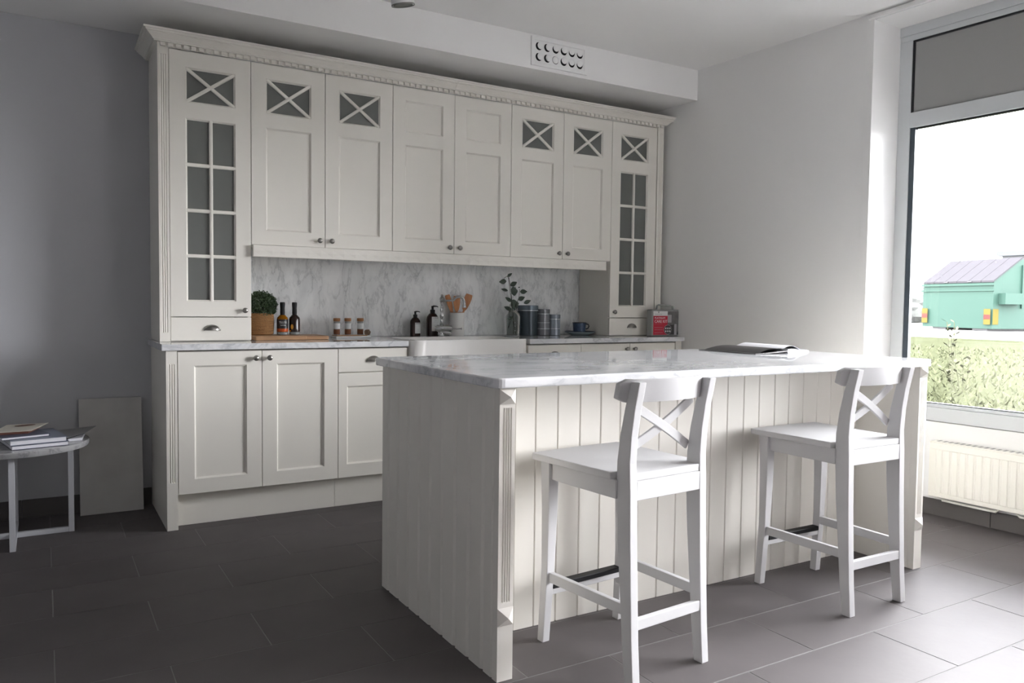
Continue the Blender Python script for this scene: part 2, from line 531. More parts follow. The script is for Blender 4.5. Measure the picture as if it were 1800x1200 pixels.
# right wall with the deep window niche, all turned by WALL_ROT about (XR, 0)
def place_wall(o):
    o.location = (XR, 0, 0)
    o.rotation_euler = (0, 0, WALL_ROT)
    return o
YR = -1.339
bm = bmesh.new()
add_box(bm, 0.0, 0.44, YR, 0.72, -0.1, ZCE + 0.1)
add_box(bm, 0.0, 0.44, YE - 1.2, YE, -0.1, ZCE + 0.1)
add_box(bm, 0.0, 0.44, YE, YR, 2.697, ZCE + 0.1)
add_box(bm, 0.235, 0.44, YE, YR, -0.1, 0.508)
bmesh.ops.recalc_face_normals(bm, faces=bm.faces)
place_wall(struct(obj('wall_right', bm, M['wall'])))
# corner bead and head board of the niche
bd = place_wall(struct(box('trim_2', -0.004, 0.001, YR, YR + 0.045, 0.0, ZCE - 0.012, M['wall'], bev=0.001)))
hb = place_wall(struct(box('trim_3', -0.02, 0.235, YE, YR + 0.03, 2.700, 2.722, M['wall'], bev=0.002)))

# the window: frame members, grey transom panels, gaskets, panes
win = place_wall(struct(box('window_1', 0.245, 0.33, YE, YR, 2.645, 2.697, M['alu'], bev=0.002)))
def wbox(name, *a, m='alu', bev=0.002):
    return box(name, *a, M[m], win, bev)
wbox('window_frame', 0.252, 0.33, YE, YR, 2.615, 2.6445)
wbox('window_frame', 0.252, 0.33, YR - 0.072, YR, 0.604, 2.6145)
wbox('window_frame', 0.236, 0.33, YE, YR, 0.512, 0.585)
wbox('window_frame', 0.252, 0.33, YE, YR - 0.0725, 0.5855, 0.603)
wbox('window_transom', 0.248, 0.33, YE, YR - 0.0725, 2.132, 2.215)
wbox('gasket', 0.262, 0.27, YE, YR, 0.505, 0.5115, m='gasket', bev=0)
ys = [YR - 0.0725, -2.95, YE + 0.07]
for i in range(2):
    ya, yb = ys[i + 1], ys[i]
    if i == 0:
        wbox('window_mullion', 0.25, 0.33, ya - 0.08, ya, 0.604, 2.6145)
    y1 = yb if i == 0 else yb - 0.08
    # black gasket round the transom panel
    wbox('gasket', 0.256, 0.268, ya, y1, 2.604, 2.614, m='gasket', bev=0)
    wbox('gasket', 0.256, 0.268, y1 - 0.011, y1, 2.216, 2.6035, m='gasket', bev=0)
    wbox('transom_panel', 0.2685, 0.29, ya, y1 - 0.0005, 2.216, 2.6035, m='grey_panel', bev=0)
    wbox('transom_panel_face', 0.262, 0.268, ya, y1 - 0.012, 2.2165, 2.603, m='grey_panel', bev=0)
    # glazing gasket and pane
    wbox('glazing_bead', 0.256, 0.285, y1 - 0.030, y1 - 0.0005, 0.604, 2.131, m='gasket_blue', bev=0)
    wbox('gasket', 0.262, 0.285, ya, y1 - 0.031, 2.122, 2.131, m='gasket', bev=0)
    wbox('gasket', 0.262, 0.285, ya, y1 - 0.031, 0.604, 0.609, m='gasket', bev=0)
    wbox('pane', 0.287, 0.293, ya, y1 - 0.0005, 0.604, 2.1315, m='glass', bev=0)
box('window_frame', 0.252, 0.33, YE, YE + 0.07, 0.604, 2.6145, M['alu'], win)
# exterior upstand that carries the frame outwards
place_wall(struct(box('trim_4', 0.331, 0.44, YE, YR, 0.508, 0.56, M['alu'])))

# skirting of floor tile under the window and along the back wall
def skirting(name, segs, horizontal, fixed):
    first = None
    for a, b in segs:
        bm = bmesh.new()
        if horizontal: add_box(bm, a, b - 0.003, YW - 0.011, YW - 0.0002, 0.0005, 0.093, 0.0008)
        else: add_box(bm, fixed, fixed + 0.011, a, b - 0.003, 0.0005, 0.088, 0.0008)
        bmesh.ops.recalc_face_normals(bm, faces=bm.faces)
        if first is None:
            first = obj(name, bm, M['base_tile']); struct(first)
            if not horizontal: place_wall(first)
        else:
            o = obj('skirting_tile', bm, M['base_tile'], first)
skirting('baseboard_back', [(-0.66, -0.053), (-1.26, -0.66), (-1.86, -1.26), (-2.4, -1.86)], True, 0)
skirting('baseboard_right', [(-1.93, YR), (-2.53, -1.93), (-3.13, -2.53), (-3.73, -3.13), (YE, -3.73)], False, 0.223)

# ------------------------------------------------------------------ cabinet parts
CM = M['cabinet']
def grid_front(bm, xs, zs, holes, yf, yb, mi=0):
    """a slab with rectangular holes: cells (i, j) in holes are left open"""
    V = {}
    def v(i, j, s):
        if (i, j, s) not in V: V[(i, j, s)] = bm.verts.new((xs[i], yf if s == 0 else yb, zs[j]))
        return V[(i, j, s)]
    nx, nz = len(xs) - 1, len(zs) - 1
    solid = lambda i, j: 0 <= i < nx and 0 <= j < nz and (i, j) not in holes
    for i in range(nx):
        for j in range(nz):
            if not solid(i, j): continue
            bm.faces.new((v(i, j, 0), v(i + 1, j, 0), v(i + 1, j + 1, 0), v(i, j + 1, 0)))
            bm.faces.new((v(i, j, 1), v(i, j + 1, 1), v(i + 1, j + 1, 1), v(i + 1, j, 1)))
            if not solid(i - 1, j): bm.faces.new((v(i, j, 0), v(i, j + 1, 0), v(i, j + 1, 1), v(i, j, 1)))
            if not solid(i + 1, j): bm.faces.new((v(i + 1, j, 0), v(i + 1, j, 1), v(i + 1, j + 1, 1), v(i + 1, j + 1, 0)))
            if not solid(i, j - 1): bm.faces.new((v(i, j, 0), v(i, j, 1), v(i + 1, j, 1), v(i + 1, j, 0)))
            if not solid(i, j + 1): bm.faces.new((v(i, j + 1, 0), v(i + 1, j + 1, 0), v(i + 1, j + 1, 1), v(i, j + 1, 1)))

knob_me = None
def knob(parent, x, yf, z):
    global knob_me
    if knob_me is None:
        o = lathed('knob', [(0.0075, 0.0), (0.0085, -0.001), (0.0055, -0.005), (0.005, -0.011), (0.0075, -0.014), (0.0125, -0.017), (0.0145, -0.0205), (0.0135, -0.0245), (0.0095, -0.028), (0.004, -0.0295)], M['pewter'], parent, 20, axis='y')
        knob_me = o.data
    else:
        o = bpy.data.objects.new('knob', knob_me); COL.objects.link(o); o.parent = parent
    o.location = (x, yf, z)
    return o

pull_me = None
def cup_pull(parent, x, yf, z):
    """half-dome pull: flat back edge on the drawer, open below"""
    global pull_me
    if pull_me is None:
        bm = bmesh.new()
        rows = []
        for j in range(7):
            b = (PI / 2) * j / 6            # 0 = rim at bottom front, up to the back plate
            row = []
            for i in range(17):
                a = PI * i / 16
                w = 0.040
                x_ = w * math.cos(a)
                s = math.sin(a)
                # outline: flat bottom rim z=-0.010, dome depth 0.022, height 0.020
                row.append(bm.verts.new((x_, -0.024 * s * math.cos(b), -0.011 + 0.029 * s * math.sin(b))))
            rows.append(row)
        for a, b in zip(rows, rows[1:]):
            for i in range(16):
                bm.faces.new((a[i], a[i + 1], b[i + 1], b[i]))
        bmesh.ops.remove_doubles(bm, verts=bm.verts, dist=1e-5)
        bmesh.ops.recalc_face_normals(bm, faces=bm.faces)
        bmesh.ops.solidify(bm, geom=bm.faces[:], thickness=0.0018)
        add_box(bm, -0.043, -0.036, -0.003, 0.0, -0.014, -0.006, 0.001)
        add_box(bm, 0.036, 0.043, -0.003, 0.0, -0.014, -0.006, 0.001)
        pull_me = obj('cup_pull', bm, M['pewter'], parent, True)
        o = pull_me; pull_me = o.data
    else:
        o = bpy.data.objects.new('cup_pull', pull_me); COL.objects.link(o); o.parent = parent
    o.location = (x, yf, z)
    return o

def bar(bm, p, q, w, y0, y1):
    """a straight glazing bar in the door plane from p to q (x, z)"""
    p, q = Vector(p), Vector(q)
    d = (q - p).normalized(); n = Vector((-d.y, d.x)) * w / 2
    pts = [p + n, q + n, q - n, p - n]
    A = [bm.verts.new((a.x, y0 + 0.003, a.y)) for a in pts]
    m_ = [bm.verts.new((c.x, y0, c.y)) for c in (p + n * 0.45, q + n * 0.45, q - n * 0.45, p - n * 0.45)]
    B = [bm.verts.new((a.x, y1, a.y)) for a in pts]
    bm.faces.new(m_)
    bm.faces.new(B[::-1])
    for i in range(4):
        j = (i + 1) % 4
        bm.faces.new((A[i], A[j], m_[j], m_[i]))
        bm.faces.new((B[i], B[j], A[j], A[i]))

def door(parent, x0, x1, z0, z1, yf, openings, kn=None, th=0.020, stile=0.079):
    """openings: list of (za, zb, kind); kind panel | x | grid"""
    g = 0.0015
    bm = bmesh.new()
    zs = [z0 + g]
    holes = []
    for n, (a, b, k) in enumerate(openings):
        zs += [a, b]
        holes.append((1, 2 * n + 1))
    zs.append(z1 - g)
    xs = [x0 + g, x0 + stile, x1 - stile, x1 - g]
    grid_front(bm, xs, zs, holes, yf, yf + th)
    bevel_sharp(bm, 0.0012, segs=1)
    d = obj('door', bm, CM, parent)
    xa, xb = x0 + stile, x1 - stile
    for a, b, k in openings:
        # sloped inner moulding running round the opening
        mb = bmesh.new()
        w, dp = 0.007, 0.009
        o4 = [(xa, a), (xb, a), (xb, b), (xa, b)]
        i4 = [(xa + w, a + w), (xb - w, a + w), (xb - w, b - w), (xa + w, b - w)]
        O = [mb.verts.new((x, yf + 0.0018, z)) for x, z in o4]
        I = [mb.verts.new((x, yf + dp, z)) for x, z in i4]
        Q = [mb.verts.new((x, yf + 0.0135, z)) for x, z in i4]
        P = [mb.verts.new((x, yf + 0.0135, z)) for x, z in o4]
        for i in range(4):
            j = (i + 1) % 4
            mb.faces.new((O[i], O[j], I[j], I[i])); mb.faces.new((I[i], I[j], Q[j], Q[i])); mb.faces.new((Q[i], Q[j], P[j], P[i])); mb.faces.new((P[i], P[j], O[j], O[i]))
        bmesh.ops.recalc_face_normals(mb, faces=mb.faces)
        obj('panel_moulding', mb, CM, d)
        if k == 'panel':
            box('door_panel', xa + 0.0005, xb - 0.0005, yf + 0.0115, yf + 0.019, a + 0.0005, b - 0.0005, CM, d)
        else:
            if k == 'x':
                box('glass_pane', xa + 0.0005, xb - 0.0005, yf + 0.0136, yf + 0.0175, a + 0.0005, b - 0.0005, M['frost'], d)
                for (p, q) in (((xa, a), (xb, b)), ((xa, b), (xb, a))):
                    mb = bmesh.new()
                    # carry the bars into the corner like the photo
                    dx, dz = (q[0] - p[0]), (q[1] - p[1])
                    l = math.hypot(dx, dz); ux, uz = dx / l, dz / l
                    bar(mb, (p[0] + ux * 0.004, p[1] + uz * 0.004), (q[0] - ux * 0.004, q[1] - uz * 0.004), 0.017, yf + 0.0005 if q[1] > p[1] else yf + 0.0012, yf + 0.0134)
                    bmesh.ops.recalc_face_normals(mb, faces=mb.faces)
                    obj('lattice_bar', mb, CM, d)
            else:
                xm = (xa + xb) / 2
                h = (b - a) / 4
                mb = bmesh.new(); bar(mb, (xm, a), (xm, b), 0.018, yf + 0.0004, yf + 0.0134)
                bmesh.ops.recalc_face_normals(mb, faces=mb.faces); obj('glazing_bar', mb, CM, d)
                for r in range(1, 4):
                    mb = bmesh.new(); bar(mb, (xa, a + h * r), (xb, a + h * r), 0.018, yf + 0.0012, yf + 0.0134)
                    bmesh.ops.recalc_face_normals(mb, faces=mb.faces); obj('glazing_bar', mb, CM, d)
                for r in range(4):
                    for (u0, u1) in ((xa + 0.0005, xm - 0.0005), (xm + 0.0005, xb - 0.0005)):
                        box('glass_pane', u0, u1, yf + 0.0136, yf + 0.0175, a + h * r + 0.0005, a + h * (r + 1) - 0.0005, M['frost'], d)
    if kn: knob(d, kn[0], yf, kn[1])
    return d

def drawer(parent, x0, x1, z0, z1, yf, px=None, pz=None):
    g = 0.0015
    bm = bmesh.new()
    add_box(bm, x0 + g, x1 - g, yf, yf + 0.02, z0 + g, z1 - g)
    bevel_sharp(bm, 0.0015, segs=1)
    d = obj('drawer', bm, CM, parent)
    cup_pull(d, px if px else (x0 + x1) / 2, yf, pz if pz else (z0 + z1) / 2)
    return d

def carcass(parent, x0, x1, y0, y1, z0, z1, shelves=(), t=0.016):
    """open-fronted box with a back and shelves"""
    bm = bmesh.new()
    add_box(bm, x0 + 0.0004, x0 + t, y0, y1, z0, z1)
    add_box(bm, x1 - t, x1 - 0.0004, y0, y1, z0, z1)
    add_box(bm, x0 + t, x1 - t, y0, y1, z0, z0 + t)
    add_box(bm, x0 + t, x1 - t, y0, y1, z1 - t, z1)
    add_box(bm, x0 + t, x1 - t, y1 - 0.008, y1, z0 + t, z1 - t)
    bmesh.ops.recalc_face_normals(bm, faces=bm.faces)
    o = obj('body', bm, CM, parent)
    for s in shelves:
        box('shelf', x0 + t, x1 - t, y0 + 0.02, y1 - 0.009, s, s + 0.016, CM, parent)
    return o

def fluted(name, parent, x0, x1, z0, z1, fz0, fz1, yf, yb, n=3):
    """pilaster with n round flutes cut between fz0 and fz1"""
    w = x1 - x0
    m_ = w * 0.20
    fw = (w - 2 * m_) / n
    xs, ys_ = [x0], [0]
    prof = []
    for k in range(n):
        a = x0 + m_ + k * fw
        for t in range(7):
            u = t / 6
            prof.append((a + fw * (0.12 + 0.76 * u), 0.0034 * math.sin(PI * u)))
    bm = bmesh.new()
    def ring(z, deep):
        r = [bm.verts.new((x0, yf, z))]
        for (px, d) in prof: r.append(bm.verts.new((px, yf + (d if deep else 0), z)))
        r.append(bm.verts.new((x1, yf, z)))
        r.append(bm.verts.new((x1, yb, z)))
        r.append(bm.verts.new((x0, yb, z)))
        return r
    R = [ring(z0, False), ring(fz0, False), ring(fz0 + 0.004, True), ring(fz1 - 0.004, True), ring(fz1, False), ring(z1, False)]
    for a, b in zip(R, R[1:]):
        n_ = len(a)
        for k in range(n_): bm.faces.new((a[k], a[(k + 1) % n_], b[(k + 1) % n_], b[k]))
    bm.faces.new(R[0][::-1]); bm.faces.new(R[-1])
    bmesh.ops.recalc_face_normals(bm, faces=bm.faces)
    return obj(name, bm, CM if parent is None or 'island' not in parent.name else M['island'], parent)

# ---- tall glazed cabinets standing on the worktop
for side, (x0, x1, px0, px1) in (('left', (0.0, 0.4, -0.051, -0.001)), ('right', (2.8, 3.2, 3.2035, 3.257))):
    lab = ('tall cream glazed cabinet with one cup-handled drawer at the left end of the run' if side == 'left'
           else 'tall cream glazed cabinet with one cup-handled drawer at the right end of the run')
    t = thing('tall_cabinet', lab, 'cabinet', (x0, YU, ZC), group='glazed tall cabinets on the worktop')
    M_ = Matrix.Translation((-x0, -YU, -ZC))
    h = t
    kids_before = set(bpy.data.objects)
    carcass(h, x0, x1, YU + 0.021, YW - 0.002, ZC + 0.001, ZUT, shelves=[ZTD + 0.01, 1.335, 1.57, 1.81, 2.075])
    kx = x1 - 0.036 if side == 'left' else x0 + 0.036
    door(h, x0, x1, ZTD, ZUT, YU, [(1.117, 2.043, 'grid'), (2.124, 2.297, 'x')], (kx, 1.071 if side == 'left' else 1.075))
    drawer(h, x0, x1, ZC + 0.003, ZTD - 0.001, YU, pz=0.978)
    pil = fluted('pilaster', h, px0, px1, ZC + 0.001, ZUT, 0.955, 2.345, YU - 0.004, YU + 0.02)
    if side == 'left': box('side_panel', px0, x0 - 0.0005, YU + 0.0205, YW - 0.002, ZC + 0.001, ZUT, CM, h)
    else: box('side_panel', x1 + 0.0005, px1, YU + 0.0205, YW - 0.002, ZC + 0.001, ZUT, CM, h)
    for o in [o for o in bpy.data.objects if o not in kids_before and o.parent == t]:
        o.location = o.location + Vector((-x0, -YU, -ZC))

# ---- wall cabinets
labs = ['cream wall cabinet with two crossed-glass doors next to the left tall cabinet',
        'cream wall cabinet with two solid panelled doors in the middle of the row',
        'cream wall cabinet with two crossed-glass doors next to the right tall cabinet']
for i in range(3):
    x0 = 0.4 + 0.8 * i
    t = thing('wall_cabinet', labs[i], 'cabinet', (x0, YW, ZUB), group='wall cabinets above the splashback')
    before = set(bpy.data.objects)
    carcass(t, x0 + 0.0006, x0 + 0.7994, YU + 0.021, YW - 0.002, ZUB + 0.001, ZUT, shelves=[1.75, 2.075])
    k = 'panel' if i == 1 else 'x'
    for dx, kx in ((0, 0.366), (0.4, 0.434)):
        door(t, x0 + dx, x0 + dx + 0.4, ZUB, ZUT, YU, [(1.500, 2.043, 'panel'), (2.120, 2.300, k)], (x0 + kx, 1.459))
    for o in [o for o in bpy.data.objects if o not in before and o.parent == t]:
        o.location = o.location + Vector((-x0, -YW, -ZUB))

# ---- light valance under the wall cabinets, carved with lozenges
pel = tag(box('light_valance', 0.404, 2.746, 0.200, 0.2195, 1.357, 1.4195, CM, bev=0.002), 'long cream valance carved with lozenges under the wall cabinets', 'moulding')
bm = bmesh.new()
def lozenge(bm):
    c = bm.verts.new((0, -0.0020, 0))
    w, h = 0.0305, 0.021
    vs = [bm.verts.new(p) for p in ((-w, 0, 0), (0, 0, -h), (w, 0, 0), (0, 0, h))]
    for a in range(4): bm.faces.new((c, vs[a], vs[(a + 1) % 4]))
lozenge(bm)
bmesh.ops.recalc_face_normals(bm, faces=bm.faces)
loz = obj('lozenge', bm, CM, pel)
for k in range(35):
    o = loz if k == 0 else loz.copy()
    if k: COL.objects.link(o)
    o.location = (0.437 + 0.0662 * k, 0.2000, 1.388)

# ---- cornice in two lengths with dentils
prof = [(0.000, 2.3795), (0.0, 2.4005), (0.017, 2.4005), (0.017, 2.406), (0.022, 2.4065), (0.026, 2.413), (0.036, 2.421), (0.049, 2.430), (0.049, 2.434), (0.056, 2.436), (0.060, 2.444), (0.068, 2.444), (0.068, 2.453), (-0.02, 2.452)]
def cornice(name, label, side):
    if side == 'left':
        path = [(-0.051, YW - 0.002, -1, 0), (-0.051, YU - 0.004, -1, -1), (1.5885, YU - 0.004, 0, -1)]
    else:
        path = [(1.5895, YU - 0.004, 0, -1), (3.2575, YU - 0.004, 1, -1), (3.2575, YW - 0.002, 1, 0)]
    bm = bmesh.new()
    rings = []
    for (x, y, ox, oy) in path:
        rings.append([bm.verts.new((x + ox * o, y + oy * o, z)) for o, z in prof])
    for a, b in zip(rings, rings[1:]):
        n = len(a)
        for k in range(n): bm.faces.new((a[k], a[(k + 1) % n], b[(k + 1) % n], b[k]))
    bm.faces.new(rings[0]); bm.faces.new(rings[-1][::-1])
    bmesh.ops.recalc_face_normals(bm, faces=bm.faces)
    return tag(obj(name, bm, CM), label, 'moulding', 'cornice lengths above the cabinets')
c1 = cornice('cornice', 'left length of cream dentil cornice, from the grey wall to the joint', 'left')
c2 = cornice('cornice', 'right length of cream dentil cornice, ending by the white wall', 'right')
bm = bmesh.new(); add_box(bm, -0.0115, 0.0115, -0.013, 0, -0.0085, 0.0085, 0.001)
bmesh.ops.recalc_face_normals(bm, faces=bm.faces)
den = obj('dentil', bm, CM, c1)
for k in range(91):
    o = den if k == 0 else den.copy()
    if k: COL.objects.link(o)
    x = -0.028 + 0.0362 * k
    o.parent = c1 if x < 1.58 else c2
    o.location = (x, YU - 0.004, 2.391)

# ---- base cabinets
ZDB, ZDT = 0.169, 0.871
def base_unit(name, label, x0, w, fronts, group='base cabinets under the worktop'):
    t = thing(name, label, 'cabinet', (x0, 0, 0), group=group)
    before = set(bpy.data.objects)
    top = ZDT if 'sink' not in name else 0.64
    bm = bmesh.new()
    add_box(bm, x0 + 0.0006, x0 + w - 0.0006, 0.0205, YW - 0.002, ZDB, top)
    bmesh.ops.recalc_face_normals(bm, faces=bm.faces)
    obj('body', bm, CM, t)
    fronts(t)
    return t, before
def finish(t, before, loc):
    for o in [o for o in bpy.data.objects if o not in before and o.parent == t]:
        o.location = o.location - Vector(loc)
def f_left(t):
    door(t, 0.0, 0.4, ZDB, ZDT, 0, [(0.243, 0.800, 'panel')], (0.368, 0.833), stile=0.076)
    door(t, 0.4, 0.8, ZDB, ZDT, 0, [(0.243, 0.800, 'panel')], (0.436, 0.833), stile=0.076)
    fluted('pilaster', t, -0.052, -0.002, 0.0, ZDT + 0.006, 0.232, 0.812, -0.002, 0.0205)
    box('side_panel', -0.052, -0.0005, 0.021, YW - 0.002, 0.0, ZDT + 0.006, CM, t)
r = base_unit('base_cabinet', 'cream two-door base cabinet with fluted pilaster at the left end', 0.0, 0.8, f_left); finish(*r, (0, 0, 0))
def f_dr(x):
    def f(t):
        drawer(t, x, x + 0.4, 0.742, ZDT, 0, pz=0.812)
        door(t, x, x + 0.4, ZDB, 0.741, 0, [(0.243, 0.667, 'panel')], None, stile=0.05)
    return f
r = base_unit('drawer_cabinet', 'cream base cabinet with cup-handled drawer, left of the sink', 0.8, 0.4, f_dr(0.8)); finish(*r, (0.8, 0, 0))
def f_sink(t):
    door(t, 1.2, 1.6, ZDB, 0.64, 0, [(0.243, 0.566, 'panel')], (1.564, 0.60), stile=0.076)
    door(t, 1.6, 2.0, ZDB, 0.64, 0, [(0.243, 0.566, 'panel')], (1.636, 0.60), stile=0.076)
r = base_unit('sink_cabinet', 'cream base cabinet carrying the white butler sink', 1.2, 0.8, f_sink); finish(*r, (1.2, 0, 0))
r = base_unit('drawer_cabinet', 'cream base cabinet with cup-handled drawer, right of the sink', 2.0, 0.4, f_dr(2.0)); finish(*r, (2.0, 0, 0))
def f_right(t):
    door(t, 2.4, 2.8, ZDB, ZDT, 0, [(0.243, 0.800, 'panel')], (2.766, 0.833), stile=0.076)
    door(t, 2.8, 3.2, ZDB, ZDT, 0, [(0.243, 0.800, 'panel')], (2.834, 0.833), stile=0.076)
    fluted('pilaster', t, 3.204, 3.257, 0.0, ZDT + 0.006, 0.232, 0.80, -0.002, 0.0205)
    box('side_panel', 3.2005, 3.257, 0.021, YW - 0.002, 0.0, ZDT + 0.006, CM, t)
r = base_unit('base_cabinet', 'cream two-door base cabinet with fluted pilaster at the right end', 2.4, 0.8, f_right); finish(*r, (2.4, 0, 0))
tag(box('plinth', 0.0005, 0.8025, 0.069, 0.085, 0.001, 0.1685, CM, bev=0.001), 'left length of cream plinth under the two-door base cabinet', 'plinth', 'plinth lengths under the base cabinets')
tag(box('plinth', 0.8035, 3.1995, 0.069, 0.085, 0.001, 0.1685, CM, bev=0.001), 'right length of cream plinth, running behind the island', 'plinth', 'plinth lengths under the base cabinets')

# ---- worktop, splashback
def slab(name, pts, z0, z1, m, bev=0.004, segs=2):
    bm = bmesh.new()
    prism(bm, pts, 'z', z0, z1)
    bevel_sharp(bm, bev, 25, segs)
    return obj(name, bm, m)
def round_poly(x0, x1, y0, y1, r, corners, n=5):
    """corners: which of bl br tr tl get a radius"""
    P = []
    for key, cx, cy, a0 in (('bl', x0, y0, PI), ('br', x1, y0, 1.5 * PI), ('tr', x1, y1, 0), ('tl', x0, y1, 0.5 * PI)):
        sx = 1 if cx == x0 else -1
        sy = 1 if cy == y0 else -1
        if key in corners:
            for k in range(n + 1):
                a = a0 + (PI / 2) * k / n
                P.append((cx + sx * r + r * math.cos(a), cy + sy * r + r * math.sin(a)))
        else: P.append((cx, cy))
    return P
wt = slab('worktop', [(-0.073, -0.02), (1.2, -0.02), (1.2, 0.47), (2.0, 0.47), (2.0, -0.02), (3.269, -0.02), (3.269, YW - 0.0145), (-0.073, YW - 0.0145)], ZC - CT, ZC, M['marble_top'])
tag(wt, 'polished white marble worktop along the back wall, cut round the sink', 'worktop')
tag(box('splashback', 0.4015, 2.7985, YW - 0.014, YW - 0.001, ZC + 0.0015, 1.4205, M['marble_splash']), 'grey veined marble splashback between worktop and wall cabinets', 'splashback')

# ---- butler sink
bm = bmesh.new()
o_ = round_poly(1.212, 1.988, -0.035, 0.462, 0.045, ('bl', 'br'))
i_ = round_poly(1.245, 1.955, 0.0, 0.375, 0.045, ('bl', 'br', 'tr', 'tl'))
def ringat(bm, P, z): return [bm.verts.new((x, y, z)) for x, y in P]
# outside wall, rim, basin
def resample(P, n, c):
    out = []
    for k in range(n):
        a = 2 * PI * k / n + 0.001
        d = Vector((math.cos(a), math.sin(a)))
        best = None
        for i in range(len(P)):
            p, q = Vector(P[i]) - c, Vector(P[(i + 1) % len(P)]) - c
            e = q - p
            den_ = d.x * e.y - d.y * e.x
            if abs(den_) < 1e-9: continue
            t_ = (p.x * e.y - p.y * e.x) / den_
            s_ = (p.x * d.y - p.y * d.x) / den_
            if t_ > 0 and -1e-6 <= s_ <= 1 + 1e-6: best = t_ if best is None else max(best, t_)
        out.append((c.x + d.x * best, c.y + d.y * best))
    return out
C2 = Vector((1.6, 0.19))
NO = 96
Po, Pi = resample(o_, NO, C2), resample(i_, NO, C2)
shr = lambda P, k: [(C2.x + (x - C2.x) * k, C2.y + (y - C2.y) * k) for x, y in P]
R = [ringat(bm, shr(Po, 0.97), 0.645), ringat(bm, Po, 0.652), ringat(bm, Po, 0.905), ringat(bm, shr(Po, 0.992), 0.912), ringat(bm, shr(Pi, 1.01), 0.912), ringat(bm, Pi, 0.905), ringat(bm, shr(Pi, 0.985), 0.72), ringat(bm, shr(Pi, 0.9), 0.70)]
for a, b in zip(R, R[1:]):
    for k in range(NO): bm.faces.new((a[k], a[(k + 1) % NO], b[(k + 1) % NO], b[k]))
bm.faces.new(R[0][::-1]); bm.faces.new(R[-1])
bmesh.ops.recalc_face_normals(bm, faces=bm.faces)
sink = tag(obj('butler_sink', bm, M['ceramic'], None, True), 'white ceramic butler sink with rounded apron set into the worktop', 'sink')
lathed('drain', [(0.0, 0.0), (0.034, 0.0), (0.036, 0.004), (0.02, 0.004), (0.018, 0.001)], M['chrome'], sink, 20, (1.6, 0.19, 0.7005), closed=True)

# ------------------------------------------------------------------ kitchen island
XI0, XI1, YI0, YI1 = 0.561, 2.722, -2.122, -1.151
IX0, IX1 = 0.583, 2.703
YF, YP, YK = -2.112, -1.817, -1.185
IM = M['island']
isl = thing('kitchen_island', 'cream tongue-and-groove kitchen island with fluted corner posts', 'island', (0, 0, 0))
ZT = 0.8745
bm = bmesh.new()
add_box(bm, 0.637, 2.649, YP + 0.0195, YK, 0.0, ZT)
bmesh.ops.recalc_face_normals(bm, faces=bm.faces)
obj('body', bm, IM, isl)
# end panel backing boards
for xa, xb in ((0.5955, 0.6365), (2.6495, 2.6905)):
    box('end_panel', xa, xb, YF + 0.0305, YK, 0.0, ZT, IM, isl)
def plank_mesh(w, t, h, c=0.0030, d=0.0035):
    bm = bmesh.new()
    prism(bm, [(-w / 2, 0), (-w / 2, -(t - d)), (-w / 2 + c, -t), (w / 2 - c, -t), (w / 2, -(t - d)), (w / 2, 0)], 'z', 0.0005, h)
    bmesh.ops.recalc_face_normals(bm, faces=bm.faces)
    return bm
# front planks (face -y)
edges = [0.6372, 0.724, 0.815, 0.898, 0.99, 1.086, 1.178, 1.268, 1.357, 1.458, 1.548, 1.638, 1.73, 1.819, 1.912, 2.002, 2.096, 2.184, 2.276, 2.367, 2.459, 2.55, 2.6488]
for a, b in zip(edges, edges[1:]):
    o = obj('plank', plank_mesh(b - a - 0.0012, 0.019, ZT), IM, isl)
    o.location = ((a + b) / 2, YP + 0.019, 0)
# end planks, left (face -x) and right (face +x)
ye = [YF + 0.0305]
k = YF + 0.095
while k < YK - 0.03: ye.append(k); k += 0.0945
ye.append(YK)
for a, b in zip(ye, ye[1:]):
    for s, X in ((-1, 0.5952), (1, 2.6908)):
        o = obj('plank', plank_mesh(b - a - 0.0010, 0.0125, ZT, 0.0100, 0.0060), IM, isl)
        o.rotation_euler = (0, 0, -PI / 2 if s < 0 else PI / 2)
        o.location = (X, (a + b) / 2, 0)
# the side that faces the sink
e2 = [0.637, 1.0, 1.4, 1.8, 2.2, 2.649]
for a, b in zip(e2, e2[1:]):
    box('back_panel', a + 0.001, b - 0.001, YK + 0.0003, YK + 0.018, 0.08, ZT, IM, isl, 0.001)
# corner posts
for x0, x1 in ((IX0, 0.6365), (2.6495, IX1)):
    p = fluted('post', isl, x0, x1, 0.0, ZT, 0.236, 0.818, YF, YF + 0.030, n=4)
    for zc in (0.1945, 0.850):
        bm = bmesh.new()
        hh = 0.0275 if zc < 0.5 else 0.0225
        xm = (x0 + x1) / 2
        w = (x1 - x0) / 2
        c = bm.verts.new((xm, YF - 0.020, zc))
        vs = [bm.verts.new(q) for q in ((x0, YF - 0.001, zc - hh), (x1, YF - 0.001, zc - hh), (x1, YF - 0.001, zc + hh), (x0, YF - 0.001, zc + hh))]
        for a in range(4): bm.faces.new((c, vs[a], vs[(a + 1) % 4]))
        bm.faces.new(vs[::-1])
        bmesh.ops.recalc_face_normals(bm, faces=bm.faces)
        obj('pyramid_block', bm, IM, p)
isl_top = slab('island_worktop', round_poly(XI0, XI1, YI0 - 0.006, YI1, 0.03, ('bl', 'br', 'tl', 'tr')), 0.8755, 0.906, M['marble_top'], 0.007, 3)
tag(isl_top, 'polished white marble worktop lying on the cream island', 'worktop')

